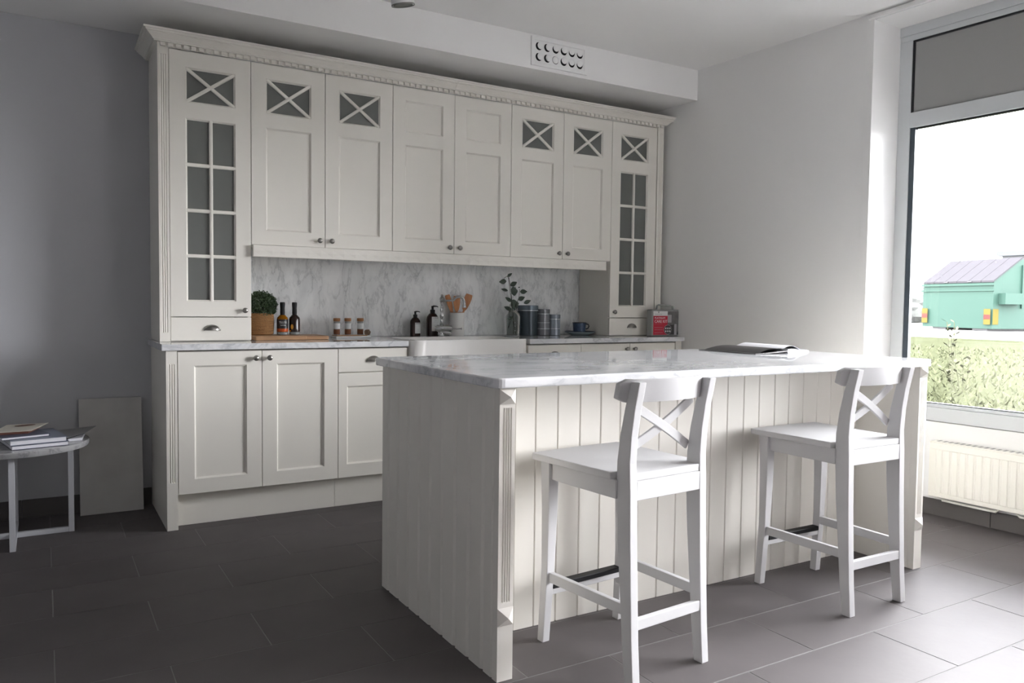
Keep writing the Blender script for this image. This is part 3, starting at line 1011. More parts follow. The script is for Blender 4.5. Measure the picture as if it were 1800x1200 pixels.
# ------------------------------------------------------------------ bar stools
SM = M['stool']
def make_stool():
    t = thing('bar_stool', '', 'stool')
    def sec(x0, x1, y0, y1, z): return [(x0, y0, z), (x1, y0, z), (x1, y1, z), (x0, y1, z)]
    def leg(secs):
        bm = bmesh.new(); loft(bm, secs); bevel_sharp(bm, 0.0025, 30, 2); return obj('leg', bm, SM, t)
    for s in (-1, 1):
        S = lambda xo, w: (min(s * xo, s * (xo - w)), max(s * xo, s * (xo - w)))
        # front leg tapers to the foot
        rows = []
        for z, xo, w, yf_, d in ((0, 0.184, 0.028, 0.214, 0.030), (0.25, 0.182, 0.031, 0.200, 0.032), (0.45, 0.184, 0.038, 0.200, 0.038), (0.606, 0.186, 0.043, 0.205, 0.043)):
            a, b = S(xo, w); rows.append(sec(a, b, yf_ - d, yf_, z))
        leg(rows)
        # rear leg runs up into the back and curves
        rows = []
        for z, yf_, yb_ in ((0, -0.184, -0.219), (0.12, -0.170, -0.210), (0.27, -0.157, -0.203), (0.42, -0.144, -0.197), (0.58, -0.135, -0.193), (0.66, -0.136, -0.189), (0.74, -0.147, -0.194), (0.82, -0.165, -0.206), (0.901, -0.189, -0.224)):
            a, b = S(0.166, 0.030 if z < 0.6 else 0.028); rows.append(sec(a, b, yb_, yf_, z))
        leg(rows)
        # side apron and side stretcher
        a, b = S(0.172, 0.020)
        box('apron', a, b, -0.140, 0.170, 0.548, 0.606, SM, t, 0.002)
        bm = bmesh.new()
        a, b = S(0.172, 0.018); c, d = S(0.163, 0.018)
        loft(bm, [[(c, -0.165, 0.205), (d, -0.165, 0.205), (d, -0.165, 0.238), (c, -0.165, 0.238)], [(a, 0.175, 0.205), (b, 0.175, 0.205), (b, 0.175, 0.238), (a, 0.175, 0.238)]])
        bevel_sharp(bm, 0.002); obj('stretcher', bm, SM, t)
    box('apron', -0.145, 0.145, 0.172, 0.192, 0.548, 0.606, SM, t, 0.002)
    box('apron', -0.1375, 0.1375, -0.192, -0.172, 0.548, 0.606, SM, t, 0.002)
    box('stretcher', -0.138, 0.138, -0.205, -0.187, 0.165, 0.198, SM, t, 0.002)
    fr = box('footrest', -0.155, 0.155, 0.175, 0.200, 0.158, 0.178, SM, t, 0.002)
    o = box('footrest_cap', -0.152, 0.152, 0.170, 0.203, 0.1785, 0.196, M['black'], fr, 0.002)
    # seat: wide in front, notched round the rear legs, slightly dished
    P = [(-0.198, 0.236), (-0.190, 0.246), (0.0, 0.252), (0.190, 0.246), (0.198, 0.236), (0.186, -0.130), (0.1390, -0.130), (0.1390, -0.1885), (-0.1390, -0.1885), (-0.1390, -0.130), (-0.186, -0.130)]
    bm = bmesh.new(); prism(bm, P, 'z', 0.6062, 0.6285); bevel_sharp(bm, 0.004, 20, 3)
    obj('seat', bm, SM, t)
    # curved top rail in front of the posts
    bm = bmesh.new()
    rows = []
    n = 16
    for i in range(n + 1):
        u = -1 + 2 * i / n
        x = 0.192 * u
        y = -0.142 + 0.0 - 0.047 * (1 - u * u)
        e = 0.012 * max(0, (abs(u) - 0.9) / 0.1) ** 2
        tilt = 0.010
        rows.append([(x, y - 0.018, 0.838 + e), (x, y, 0.838 + e), (x, y - tilt, 0.907 - e), (x, y - tilt - 0.018, 0.907 - e)])
    loft(bm, rows); bevel_sharp(bm, 0.003, 40, 2)
    obj('top_rail', bm, SM, t, True)
    # crossed slats, bowed backwards
    for s in (-1, 1):
        bm = bmesh.new(); rows = []
        for i in range(13):
            u = i / 12
            x = s * (-0.136 + 0.272 * u)
            z = 0.832 - 0.150 * u
            y = -0.150 + 0.018 * u - 0.014 * math.sin(PI * u) - (0.004 if s > 0 else 0.0)
            nx, nz = s * 0.150, 0.272
            l = math.hypot(nx, nz); hx, hz = nx / l * 0.014, nz / l * 0.014
            rows.append([(x - hx, y - 0.005, z - hz), (x - hx, y + 0.005, z - hz), (x + hx, y + 0.005, z + hz), (x + hx, y - 0.005, z + hz)])
        loft(bm, rows); bevel_sharp(bm, 0.0015, 40, 1)
        obj('cross_slat', bm, SM, t, True)
    return t
st = make_stool()
st.location = (1.052, -2.115, 0); st.rotation_euler = (0, 0, 0.085)
tag(st, 'white cross-back bar stool nearest the camera, by the left post of the island', 'stool', 'bar stools at the island')
st2 = copy_tree(st)
st2.location = (2.107, -2.099, 0); st2.rotation_euler = (0, 0, -0.005)
tag(st2, 'white cross-back bar stool at the window end of the island', 'stool', 'bar stools at the island')

# ------------------------------------------------------------------ radiator under the window
rad = thing('radiator', 'cream ribbed panel radiator under the window', 'radiator', (XR, 0, 0), WALL_ROT)
ry0, ry1 = -3.05, -1.640
bm = bmesh.new()
prof = []
xf = 0.158
nR = 33
pit = (ry1 - ry0 - 0.06) / nR
pts = [(xf, ry0)]
for k in range(nR):
    a = ry0 + 0.03 + k * pit
    pts += [(xf, a), (xf - 0.004, a + 0.005), (xf - 0.004, a + pit - 0.010), (xf, a + pit - 0.005)]
pts += [(xf, ry1), (xf + 0.012, ry1), (xf + 0.012, ry0)]
prism(bm, pts, 'z', 0.142, 0.372)
bmesh.ops.recalc_face_normals(bm, faces=bm.faces)
obj('ribbed_panel', bm, M['radiator'], rad)
box('top_band', xf, xf + 0.012, ry0, ry1, 0.3725, 0.408, M['radiator'], rad, 0.002)
box('bottom_band', xf, xf + 0.012, ry0, ry1, 0.116, 0.1415, M['radiator'], rad, 0.002)
box('side_cover', xf + 0.0125, 0.222, ry1 - 0.003, ry1, 0.122, 0.404, M['radiator'], rad)
box('side_cover', xf + 0.0125, 0.222, ry0, ry0 + 0.003, 0.122, 0.404, M['radiator'], rad)
tg = box('top_grille', xf - 0.001, 0.224, ry0, ry1, 0.4085, 0.414, M['radiator'], rad, 0.001)
bm = bmesh.new()
for k in range(46):
    y = ry0 + 0.02 + k * 0.03
    add_box(bm, xf + 0.016, 0.215, y, y + 0.012, 0.4142, 0.4150)
bmesh.ops.recalc_face_normals(bm, faces=bm.faces)
g_ = obj('grille_slots', bm, M['greyprint'], tg); g_['kind'] = 'stuff'
box('back_panel', 0.206, 0.218, ry0 + 0.01, ry1 - 0.01, 0.118, 0.402, M['radiator'], rad)
lathed('vent_screw', [(0.0, 0.0), (0.007, 0.0), (0.007, -0.003), (0.0045, -0.003), (0.0045, -0.001), (0.0, -0.001)], M['radiator'], rad, 14, (xf, ry1 - 0.055, 0.392), axis='x', closed=True)
tubed('pipe', [(0.19, -1.70, 0.098), (0.19, -1.93, 0.096), (0.19, -1.97, 0.097), (0.19, -1.985, 0.110), (0.19, -1.985, 0.122)], 0.007, M['radiator'], rad)
tubed('pipe', [(0.19, -2.07, 0.122), (0.19, -2.07, 0.108), (0.19, -2.085, 0.097), (0.19, -2.13, 0.096), (0.19, -3.05, 0.096)], 0.007, M['radiator'], rad)

# ------------------------------------------------------------------ vent in the soffit
vt = thing('wall_vent', 'white air vent with twelve round nozzles in the soffit', 'vent', (2.17, YS, 2.635))
vx, vz = 0.205, 0.086
bm = bmesh.new()
xs = [-vx, -vx + 0.024, vx - 0.024, vx]; zs = [-vz, -vz + 0.022, vz - 0.022, vz]
grid_front(bm, xs, zs, [(1, 1)], -0.010, -0.0003)
bevel_sharp(bm, 0.002, segs=1)
obj('frame', bm, M['wall'], vt)
# perforated plate made of square cells with round holes
bm = bmesh.new()
px, pz = 0.0594, 0.0635
R0 = 0.0240
PW, PH = vx - 0.0245, vz - 0.0225
xsn = [-PW + (2 * PW) * i / 6 for i in range(7)]
zsn = [-PH, 0, PH]
yp_ = -0.006
dc = []
for j in range(2):
    for i in range(6):
        xa, xb, za, zb = xsn[i], xsn[i + 1], zsn[j], zsn[j + 1]
        cx, cz = (xa + xb) / 2, (za + zb) / 2
        dc.append((cx, cz, i, j))
        N_ = 24
        inn, out, bk = [], [], []
        for k in range(N_):
            a = 2 * PI * (k + 0.5) / N_
            c, s = math.cos(a), math.sin(a)
            hx, hz = (xb - xa) / 2, (zb - za) / 2
            t_ = min(hx / max(abs(c), 1e-6), hz / max(abs(s), 1e-6))
            inn.append(bm.verts.new((cx + R0 * c, yp_, cz + R0 * s)))
            out.append(bm.verts.new((cx + t_ * c, yp_, cz + t_ * s)))
            bk.append(bm.verts.new((cx + R0 * c, 0.0 - 0.0005, cz + R0 * s)))
        cor = [bm.verts.new((x, yp_, z)) for x, z in ((xb, zb), (xa, zb), (xa, za), (xb, za))]
        for k in range(N_):
            k2 = (k + 1) % N_
            bm.faces.new((inn[k], inn[k2], out[k2], out[k])); bm.faces.new((inn[k], bk[k], bk[k2], inn[k2]))
            a, b = out[k].co, out[k2].co
            if abs(a.x - b.x) > 1e-6 and abs(a.z - b.z) > 1e-6:
                q = min(cor, key=lambda v: (v.co - (a + b) / 2).length)
                bm.faces.new((out[k], out[k2], q))
bmesh.ops.recalc_face_normals(bm, faces=bm.faces)
obj('nozzle_plate', bm, M['wall'], vt)
box('duct_back', -PW, PW, -0.0009, -0.0003, -PH, PH, M['void'], vt)
offs = {0: (0.007, 0.0035), 1: (0.007, 0.0035), 2: (0.003, 0.0065), 3: (0.0035, 0.0065), 4: (0.0, 0.006), 5: (0.0, 0.006)}
for cx, cz, i, j in dc:
    ox, oz = offs[i][0] * 1.55, offs[i][1] * 1.55
    if i == 2 and j == 0: ox, oz = 0.0, 0.0005
    nz_ = lathed('nozzle', [(0.0005, -0.0105), (0.010, -0.0098), (0.0165, -0.0085), (0.0208, -0.0065), (0.0212, -0.0055), (0.012, -0.0052)], M['wall'], vt, 20, (0, 0, 0), axis='y')
    nz_.location = (cx + ox, 0.0, cz + oz)

# ------------------------------------------------------------------ ceiling spotlight
lampc = Vector((0.742, -1.0, 2.352))
lt = thing('ceiling_spotlight', 'white cylindrical ceiling spotlight hanging in front of the wall cabinets', 'lamp', tuple(lampc))
ax = Vector((0.20, 0.10, -1)).normalized()
rot = Vector((0, 0, -1)).rotation_difference(ax)
hd = lathed('lamp_head', [(0.046, 0.0), (0.048, 0.002), (0.048, 0.15), (0.044, 0.158), (0.012, 0.160)], M['lamp_white'], lt, 32)
hd.rotation_mode = 'QUATERNION'; hd.rotation_quaternion = rot; hd.location = -ax * 0.012 * 0
rm = lathed('lamp_rim', [(0.0485, -0.003), (0.0485, 0.0015), (0.040, 0.0015), (0.040, -0.003)], M['pewter'], lt, 32, closed=True)
rm.rotation_mode = 'QUATERNION'; rm.rotation_quaternion = rot
le = lathed('lens', [(0.0, -0.001), (0.0395, -0.001), (0.0395, -0.0005)], M['frost'], lt, 24)
le.rotation_mode = 'QUATERNION'; le.rotation_quaternion = rot
top = -ax * 0.155
tubed('stem', [top, top + Vector((0, 0, 0.06)), (top.x, top.y, ZCE - 0.02 - lampc.z)], 0.008, M['lamp_white'], lt)
box('track', top.x - 0.6, top.x + 0.6, top.y - 0.018, top.y + 0.018, ZCE - 0.021 - lampc.z, ZCE - 0.0005 - lampc.z, M['lamp_white'], lt, 0.002)

# ------------------------------------------------------------------ things on the worktop
Z0 = ZC
# oak boards
cb = tag(slab('chopping_board', round_poly(0.42, 0.700, 0.235, 0.50, 0.008, ('bl', 'br', 'tl', 'tr')), Z0 + 0.0008, Z0 + 0.0235, M['oak'], 0.003), 'light oak chopping board under the rope basket and oil bottles', 'board', 'oak boards on the worktop')
cb2 = tag(slab('chopping_board', round_poly(0.7015, 0.832, 0.255, 0.48, 0.008, ('br', 'tr')), Z0 + 0.0008, Z0 + 0.0215, M['oak'], 0.003), 'short oak board butted against the right end of the longer board', 'board', 'oak boards on the worktop')
ZB = Z0 + 0.0238
# rope basket with boxwood
bk = thing('rope_basket', 'tan rope basket holding a small green bush, beside the left tall cabinet', 'basket', (0.496, 0.43, ZB))
pr = [(0.0, 0.0)]
n = 13
pr = [(0.060, 0.0)]
for k in range(n):
    z = 0.004 + 0.116 * k / n
    rr = 0.068 + 0.003 * math.sin(PI * k / n)
    pr += [(rr - 0.002, z), (rr + 0.001, z + 0.003), (rr + 0.001, z + 0.006), (rr - 0.002, z + 0.0088)]
pr += [(0.066, 0.121), (0.060, 0.118), (0.058, 0.02)]
bm = bmesh.new(); lathe(bm, pr, 40)
bmesh.ops.recalc_face_normals(bm, faces=bm.faces)
obj('basket_body', bm, M['basket'], bk, True)
bush = thing('potted_bush', 'small dark green boxwood bush in the rope basket', 'plant', (0.4965, 0.435, ZB + 0.03))
lathed('soil', [(0.0, 0.0), (0.055, 0.0), (0.055, 0.075), (0.0, 0.078)], M['stem'], bush, 20)
bm = bmesh.new()
random.seed(3)
for k in range(4200):
    th = random.uniform(0, 2 * PI); cz = random.uniform(-0.35, 1); s = math.sqrt(1 - cz * cz)
    rr = random.uniform(0.6, 1.0) ** 0.5 * (1 + 0.08 * math.sin(3 * th + 4 * cz))
    p = Vector((math.cos(th) * s * 0.086 * rr, math.sin(th) * s * 0.082 * rr, 0.118 + cz * 0.092 * rr))
    d = Vector((random.gauss(0, 1), random.gauss(0, 1), random.gauss(0.5, 1))).normalized()
    e = d.cross(Vector((random.gauss(0, 1), random.gauss(0, 1), random.gauss(0, 1)))).normalized()
    L_, W_ = random.uniform(0.010, 0.016), 0.0036
    v = [bm.verts.new(p), bm.verts.new(p + d * L_ * 0.5 + e * W_), bm.verts.new(p + d * L_), bm.verts.new(p + d * L_ * 0.5 - e * W_)]
    bm.faces.new(v)
f_ = obj('foliage', bm, M['leaf_dark'], bush); f_['kind'] = 'stuff'
bm = bmesh.new()
for k in range(26):
    a = random.uniform(0, 2 * PI); r_ = random.uniform(0.02, 0.07)
    tube(bm, [(0.01 * math.cos(a), 0.01 * math.sin(a), 0.07), (r_ * 0.6 * math.cos(a), r_ * 0.6 * math.sin(a), 0.12), (r_ * math.cos(a), r_ * math.sin(a), 0.15 + random.uniform(0, 0.04))], 0.0010, 4)
bmesh.ops.recalc_face_normals(bm, faces=bm.faces)
s_ = obj('twigs', bm, M['stem'], bush); s_['kind'] = 'stuff'

# two square-shouldered bottles
def bottle(x, y, label, dark):
    t = thing('oil_bottle', label, 'bottle', (x, y, ZB), group='oil bottles on the oak board')
    r = 0.031
    b_ = lathed('glass_body', [(r - 0.002, 0.016), (r, 0.018), (r, 0.088), (r - 0.003, 0.098), (r - 0.012, 0.107), (0.015, 0.112)], M['brown_glass'] if dark else M['amber'], t, 32)
    lathed('glass_base', [(r - 0.004, 0.0), (r, 0.002), (r, 0.0155), (r - 0.002, 0.0157)], M['clear'], t, 32)
    lathed('stopper', [(0.0125, 0.110), (0.0132, 0.125), (0.0125, 0.150), (0.0142, 0.172), (0.0140, 0.181), (0.0118, 0.184)], M['black'], t, 24)
    if not dark:
        lathed('label', [(r + 0.0004, 0.036), (r + 0.0006, 0.0362), (r + 0.0006, 0.0868), (r + 0.0004, 0.087)], M['label_black'], t, 32, closed=True)
        text('lettering', 'TILLISK', 0.0155, M['ink_white'], t, (0, 0, 0.066), (0, 0, -0.15), 'CENTER', 0.95, 0.0004, r + 0.0008)
        text('lettering', '_____________', 0.006, M['ink_white'], t, (0, 0, 0.0625), (0, 0, -0.15), 'CENTER', 1.0, 0.0003, r + 0.0008)
        text('lettering', 'OLIVE OIL', 0.0075, M['ink_white'], t, (0, 0, 0.0515), (0, 0, -0.15), 'CENTER', 0.9, 0.0003, r + 0.0008)
        lathed('orange_band', [(r + 0.0003, 0.018), (r + 0.0004, 0.0182), (r + 0.0004, 0.0345), (r + 0.0003, 0.035)], M['orange'], t, 32, closed=True)
    else:
        # round yellow print and a pale strip on the dark label
        for nm, a0, a1, z0_, z1_, mm in (('print', -0.62, -0.10, 0.030, 0.060, 'gold'), ('print', -1.25, -0.55, 0.018, 0.026, 'gold'), ('print', 0.35, 0.62, 0.030, 0.085, 'ink_grey')):
            bm = bmesh.new()
            N_ = 16
            ca, cz_, ra, rz_ = (a0 + a1) / 2, (z0_ + z1_) / 2, (a1 - a0) / 2, (z1_ - z0_) / 2
            rot_ = -0.35
            vs = []
            for k in range(N_):
                q = 2 * PI * k / N_
                a = ca + ra * math.cos(q) + rot_; z = cz_ + rz_ * math.sin(q)
                vs.append(bm.verts.new((math.sin(a) * (r + 0.0007), -math.cos(a) * (r + 0.0007), z)))
            bm.faces.new(vs)
            bmesh.ops.triangulate(bm, faces=bm.faces)
            obj(nm, bm, M[mm], t)
bottle(0.607, 0.395, 'amber oil bottle with black label and black stopper, beside the basket', False)
bottle(0.676, 0.40, 'dark brown bottle with round yellow print and black stopper', True)

# tray with three corked spice jars
tr = thing('wooden_tray', 'thin pale tray under the three corked jars', 'tray', (1.035, 0.46, Z0 + 0.0006))
bm = bmesh.new(); add_box(bm, -0.112, 0.103, -0.055, 0.055, 0, 0.010); bevel_sharp(bm, 0.002, segs=1)
obj('tray_base', bm, M['label_white'], tr)
bm = bmesh.new(); add_box(bm, -0.105, 0.085, -0.048, 0.048, 0.0103, 0.016); bevel_sharp(bm, 0.002, segs=1)
obj('wood_insert', bm, M['oak'], tr)
for x, lab in ((0.944, 'corked glass spice jar on the left of the tray'), (1.012, 'corked glass spice jar in the middle of the tray'), (1.090, 'corked glass spice jar on the right, behind the dried flower head')):
    t = thing('spice_jar', lab, 'jar', (x, 0.46, Z0 + 0.0172), group='corked spice jars on the tray')
    lathed('jar_glass', [(0.0165, 0.0), (0.018, 0.002), (0.018, 0.078), (0.016, 0.080)], M['case_clear'], t, 24)
    lathed('spice_fill', [(0.0182, 0.004), (0.0184, 0.006), (0.0184, 0.032), (0.0182, 0.033)], M['spice'], t, 24, closed=True)
    lathed('label', [(0.0183, 0.036), (0.0188, 0.0362), (0.0188, 0.0688), (0.0183, 0.069)], M['label_white'], t, 24, closed=True)
    lathed('cork', [(0.0160, 0.0805), (0.0195, 0.081), (0.0205, 0.096), (0.0195, 0.099), (0.017, 0.0995)], M['cork'], t, 24)
    for q in range(3): text('lettering', '-----', 0.006, M['ink_grey'], t, (0, 0, 0.042 + 0.007 * q), (0, 0, -0.3), 'CENTER', 0.8, 0.0002, 0.0190)
fl = thing('dried_flower', 'round brown dried flower head lying at the right end of the tray', 'flower', (1.120, 0.418, Z0 + 0.0105))
bm = bmesh.new()
random.seed(5)
for k in range(260):
    th = random.uniform(0, 2 * PI); cz = random.uniform(-0.9, 1); s = math.sqrt(1 - cz * cz)
    d = Vector((math.cos(th) * s, math.sin(th) * s, cz)); c_ = Vector((0, 0, 0.021))
    e = d.cross(Vector((random.random(), random.random(), random.random()))).normalized() * 0.0022
    a, b = c_ + d * 0.006, c_ + d * random.uniform(0.017, 0.021)
    bm.faces.new([bm.verts.new(a), bm.verts.new(b + e), bm.verts.new(b - e)])
f_ = obj('petals', bm, M['cloth_ball'], fl); f_['kind'] = 'stuff'
lathed('flower_core', [(0.002, 0.008), (0.012, 0.012), (0.0155, 0.021), (0.012, 0.030), (0.002, 0.034)], M['cloth_ball'], fl, 14)

# soap bottles
def soap(x, y, r, hb, label, lr, lz, zb):
    t = thing('soap_bottle', label, 'bottle', (x, y, zb), group='pump bottles behind the sink')
    lathed('bottle_body', [(r - 0.004, 0.0), (r, 0.003), (r, hb * 0.72), (r * 0.93, hb * 0.83), (r * 0.62, hb * 0.95), (0.013 * r / 0.038, hb)], M['soap_glass'], t, 32)
    k = r / 0.038
    p = lathed('pump_collar', [(0.0145 * k, hb * 0.955), (0.0155 * k, hb * 0.96), (0.0155 * k, hb + 0.018 * k), (0.014 * k, hb + 0.020 * k)], M['black'], t, 20)
    lathed('pump_neck', [(0.0075 * k, hb + 0.0202 * k), (0.0075 * k, hb + 0.038 * k), (0.009 * k, hb + 0.039 * k), (0.009 * k, hb + 0.043 * k)], M['black'], p, 16)
    z = hb + 0.041 * k
    tubed('spout', [(0, 0, z), (0.014 * k, -0.008 * k, z + 0.001), (0.026 * k, -0.016 * k, z - 0.001), (0.030 * k, -0.018 * k, z - 0.006 * k)], [0.005 * k, 0.004 * k, 0.003 * k, 0.0022 * k], M['black'], p)
    # wrap-round label on the right part of the bottle
    bm = bmesh.new()
    a0, a1 = lr
    N_ = 12
    rr = r + 0.0005
    A, B = [], []
    for q in range(N_ + 1):
        a = a0 + (a1 - a0) * q / N_
        A.append(bm.verts.new((math.sin(a) * rr, -math.cos(a) * rr, lz[0]))); B.append(bm.verts.new((math.sin(a) * rr, -math.cos(a) * rr, lz[1])))
    for q in range(N_): bm.faces.new((A[q], A[q + 1], B[q + 1], B[q]))
    lb = obj('label', bm, M['label_white'], t)
    am = (a0 + a1) / 2
    w = (a1 - a0) * r
    text('lettering', 'L:A BRUKET', w * 0.155, M['ink'], t, (0, 0, lz[1] - 0.010 * k), (0, 0, am), 'CENTER', 1.0, 0.0002, rr + 0.0004)
    h = lz[1] - lz[0]
    for q, fr in enumerate((0.78, 0.70, 0.60, 0.40, 0.34, 0.28, 0.16)):
        text('lettering', ('=' * (9, 7, 10, 8, 9, 6, 10)[q]), w * 0.10, M['ink_grey'], t, (0, 0, lz[0] + h * fr), (0, 0, am), 'CENTER', 1.0, 0.0001, rr + 0.0003)
soap(1.470, 0.505, 0.0325, 0.122, 'shorter brown pump bottle with a white label behind the sink', (-0.45, 1.0), (0.020, 0.088), Z0 + 0.0008)
soap(1.590, 0.505, 0.0385, 0.150, 'taller brown pump bottle with a white label beside the tap', (-0.55, 0.95), (0.034, 0.125), Z0 + 0.0008)

# crock with wooden utensils
ck = thing('utensil_crock', 'white ceramic utensil crock behind the tap', 'crock', (1.775, 0.525, Z0 + 0.0008))
lathed('crock_body', [(0.046, 0.0), (0.0485, 0.003), (0.0485, 0.135), (0.0495, 0.137), (0.0495, 0.150), (0.0475, 0.152), (0.0425, 0.152), (0.042, 0.145), (0.0425, 0.02)], M['crock'], ck, 36)
lathed('dark_rim', [(0.0480, 0.1522), (0.0485, 0.1550), (0.0430, 0.1550), (0.0432, 0.1522)], M['spoonwood'], ck, 36, closed=True)
def spoon(name, label, base, tip, w, hgt, hole=False, curl=0.0):
    base, tip = Vector(base), Vector(tip)
    d = (tip - base).normalized()
    L_ = (tip - base).length
    side = Vector((1, -0.25, 0)); side = (side - d * side.dot(d)).normalized()
    nrm = d.cross(side)
    bm = bmesh.new()
    rows = []
    stn = [(0, 0.005), (L_ - hgt - 0.01, 0.0055), (L_ - hgt + 0.004, w * 0.30), (L_ - hgt * 0.6, w * 0.46), (L_ - hgt * 0.25, w * 0.5), (L_ - 0.003, w * 0.44), (L_, w * 0.36)]
    for s_, hw in stn:
        th_ = 0.0045 if hw < 0.008 else 0.0025
        c_ = base + d * s_ + side * (curl * (s_ / L_) ** 3)
        rows.append([c_ - side * hw - nrm * th_, c_ + side * hw - nrm * th_, c_ + side * hw + nrm * th_, c_ - side * hw + nrm * th_])
    loft(bm, rows); bevel_sharp(bm, 0.0015, 40, 1)
    o = obj(name, bm, M['spoonwood'], None, True)
    tag(o, label, 'utensil', 'wooden utensils in the crock')
spoon('wooden_spatula', 'broad wooden spatula leaning right in the white crock', (1.772, 0.515, Z0 + 0.025), (1.850, 0.505, Z0 + 0.275), 0.050, 0.105, curl=0.006)
spoon('wooden_spoon', 'wooden spoon in the middle of the crock, behind the tap spout', (1.778, 0.532, Z0 + 0.025), (1.772, 0.524, Z0 + 0.262), 0.046, 0.095)
spoon('wooden_spatula', 'narrow wooden spatula leaning left in the white crock', (1.790, 0.545, Z0 + 0.025), (1.716, 0.552, Z0 + 0.268), 0.036, 0.110)

# tap with twisted column
tp = thing('kitchen_tap', 'ornate chrome kitchen tap with a twisted column behind the sink', 'tap', (1.612, 0.414, 0.9125))
lathed('tap_base', [(0.020, 0.0), (0.024, 0.003), (0.019, 0.010), (0.017, 0.030), (0.021, 0.036), (0.026, 0.045), (0.024, 0.058), (0.016, 0.066), (0.012, 0.074), (0.016, 0.078), (0.012, 0.084)], M['chrome'], tp, 28)
bm = bmesh.new()
N_ = 8
rows = []
for k in range(61):
    z = 0.082 + 0.135 * k / 60
    R_ = 0.0090 * (1 + 0.22 * math.cos(6 * PI * k / 60))
    rows.append([bm.verts.new((R_ * (1 + 0.16 * math.cos(4 * (2 * PI * i / 24) + k * 0.42)) * math.cos(2 * PI * i / 24), R_ * (1 + 0.16 * math.cos(4 * (2 * PI * i / 24) + k * 0.42)) * math.sin(2 * PI * i / 24), z)) for i in range(24)])
for a, b in zip(rows, rows[1:]):
    for i in range(24): bm.faces.new((a[i], a[(i + 1) % 24], b[(i + 1) % 24], b[i]))
bmesh.ops.recalc_face_normals(bm, faces=bm.faces)
obj('twisted_column', bm, M['chrome'], tp, True)
lathed('column_cap', [(0.010, 0.215), (0.017, 0.219), (0.013, 0.225), (0.016, 0.232), (0.017, 0.241), (0.011, 0.249), (0.007, 0.252), (0.009, 0.257), (0.006, 0.263), (0.002, 0.265)], M['chrome'], tp, 24)
sp = [(0.008, -0.004, 0.226), (0.045, -0.022, 0.226), (0.068, -0.034, 0.228), (0.070, -0.036, 0.238), (0.085, -0.043, 0.250), (0.103, -0.052, 0.252), (0.120, -0.060, 0.240), (0.126, -0.063, 0.220), (0.127, -0.064, 0.196)]
tubed('spout', sp, [0.006, 0.006, 0.0065, 0.008, 0.009, 0.009, 0.009, 0.009, 0.010], M['chrome'], tp, 14)
lathed('spout_end', [(0.0095, 0.0), (0.012, 0.002), (0.012, 0.012), (0.009, 0.014)], M['chrome'], tp, 18, (0.127, -0.064, 0.182))
tubed('valve_body', [(-0.038, 0.019, 0.050), (-0.025, 0.012, 0.050), (0.0, 0.0, 0.050), (0.055, -0.028, 0.050), (0.062, -0.031, 0.050)], [0.013, 0.022, 0.024, 0.019, 0.011], M['chrome'], tp, 20)
tubed('lever', [(0.060, -0.030, 0.050), (0.085, -0.043, 0.048), (0.108, -0.054, 0.050), (0.114, -0.057, 0.050)], [0.006, 0.0045, 0.0045, 0.0085], M['chrome'], tp, 14)
tubed('side_valve', [(0.0, 0.0, 0.030), (0.035, -0.030, 0.022), (0.052, -0.042, 0.020)], [0.012, 0.013, 0.009], M['chrome'], tp, 14)

# glass vase with eucalyptus
vs_ = thing('glass_vase', 'clear glass bottle vase holding eucalyptus, beside the dark tin', 'vase', (2.130, 0.41, Z0 + 0.0008))
lathed('vase_glass', [(0.050, 0.0), (0.055, 0.004), (0.056, 0.130), (0.050, 0.150), (0.036, 0.163), (0.030, 0.170), (0.030, 0.184), (0.033, 0.188)], M['vase_glass'], vs_, 36, closed=True)
lathed('vase_base', [(0.0, 0.0), (0.050, 0.0), (0.052, 0.006), (0.0, 0.007)], M['clear'], vs_, 36, closed=True)
eu = thing('eucalyptus', 'dark green eucalyptus sprig standing in the glass vase', 'plant', (2.130, 0.41, Z0 + 0.012))
import_c = None
stems = [[(0.028, 0, 0.0), (0.005, 0.0, 0.10), (-0.004, 0, 0.18), (-0.008, 0, 0.26), (-0.020, 0, 0.33), (-0.038, 0, 0.40)],
         [(0.015, 0.01, 0.0), (0.012, 0.01, 0.12), (0.020, 0.0, 0.18), (0.042, -0.01, 0.24), (0.048, -0.01, 0.30)],
         [(0.0, 0.0, 0.19), (-0.020, 0, 0.28), (-0.035, 0.0, 0.375), (-0.045, 0.0, 0.385), (-0.066, 0.0, 0.372)],
         [(-0.02, 0, 0.20), (-0.03, 0, 0.04), (0.0, 0, 0.12)],
         [(0.0, 0, 0.28), (0.02, 0, 0.315), (0.036, 0, 0.275)]]
for s_ in stems: tubed('stem', s_, 0.0017, M['stem'], eu, 6)
def leaf(x, z, w, h, ang, tilt=0.3, y=0.0):
    bm = bmesh.new()
    n = 10
    outl = []
    for k in range(n + 1):
        u = k / n
        outl.append((u * w, math.sin(PI * u ** 0.8) * h / 2))
    pts = [(a, b) for a, b in outl] + [(a, -b) for a, b in outl[1:-1]][::-1]
    R_ = Matrix.Rotation(ang, 4, 'Y')
    c_ = bm.verts.new((w * 0.5, 0.003, 0))
    V = [bm.verts.new((a, tilt * b * 0.5, b)) for a, b in pts]
    for i in range(len(V)): bm.faces.new((c_, V[i], V[(i + 1) % len(V)]))
    bmesh.ops.transform(bm, matrix=Matrix.Translation((x, y, z)) @ R_, verts=bm.verts)
    obj('leaf', bm, M['leaf_euc'], eu)
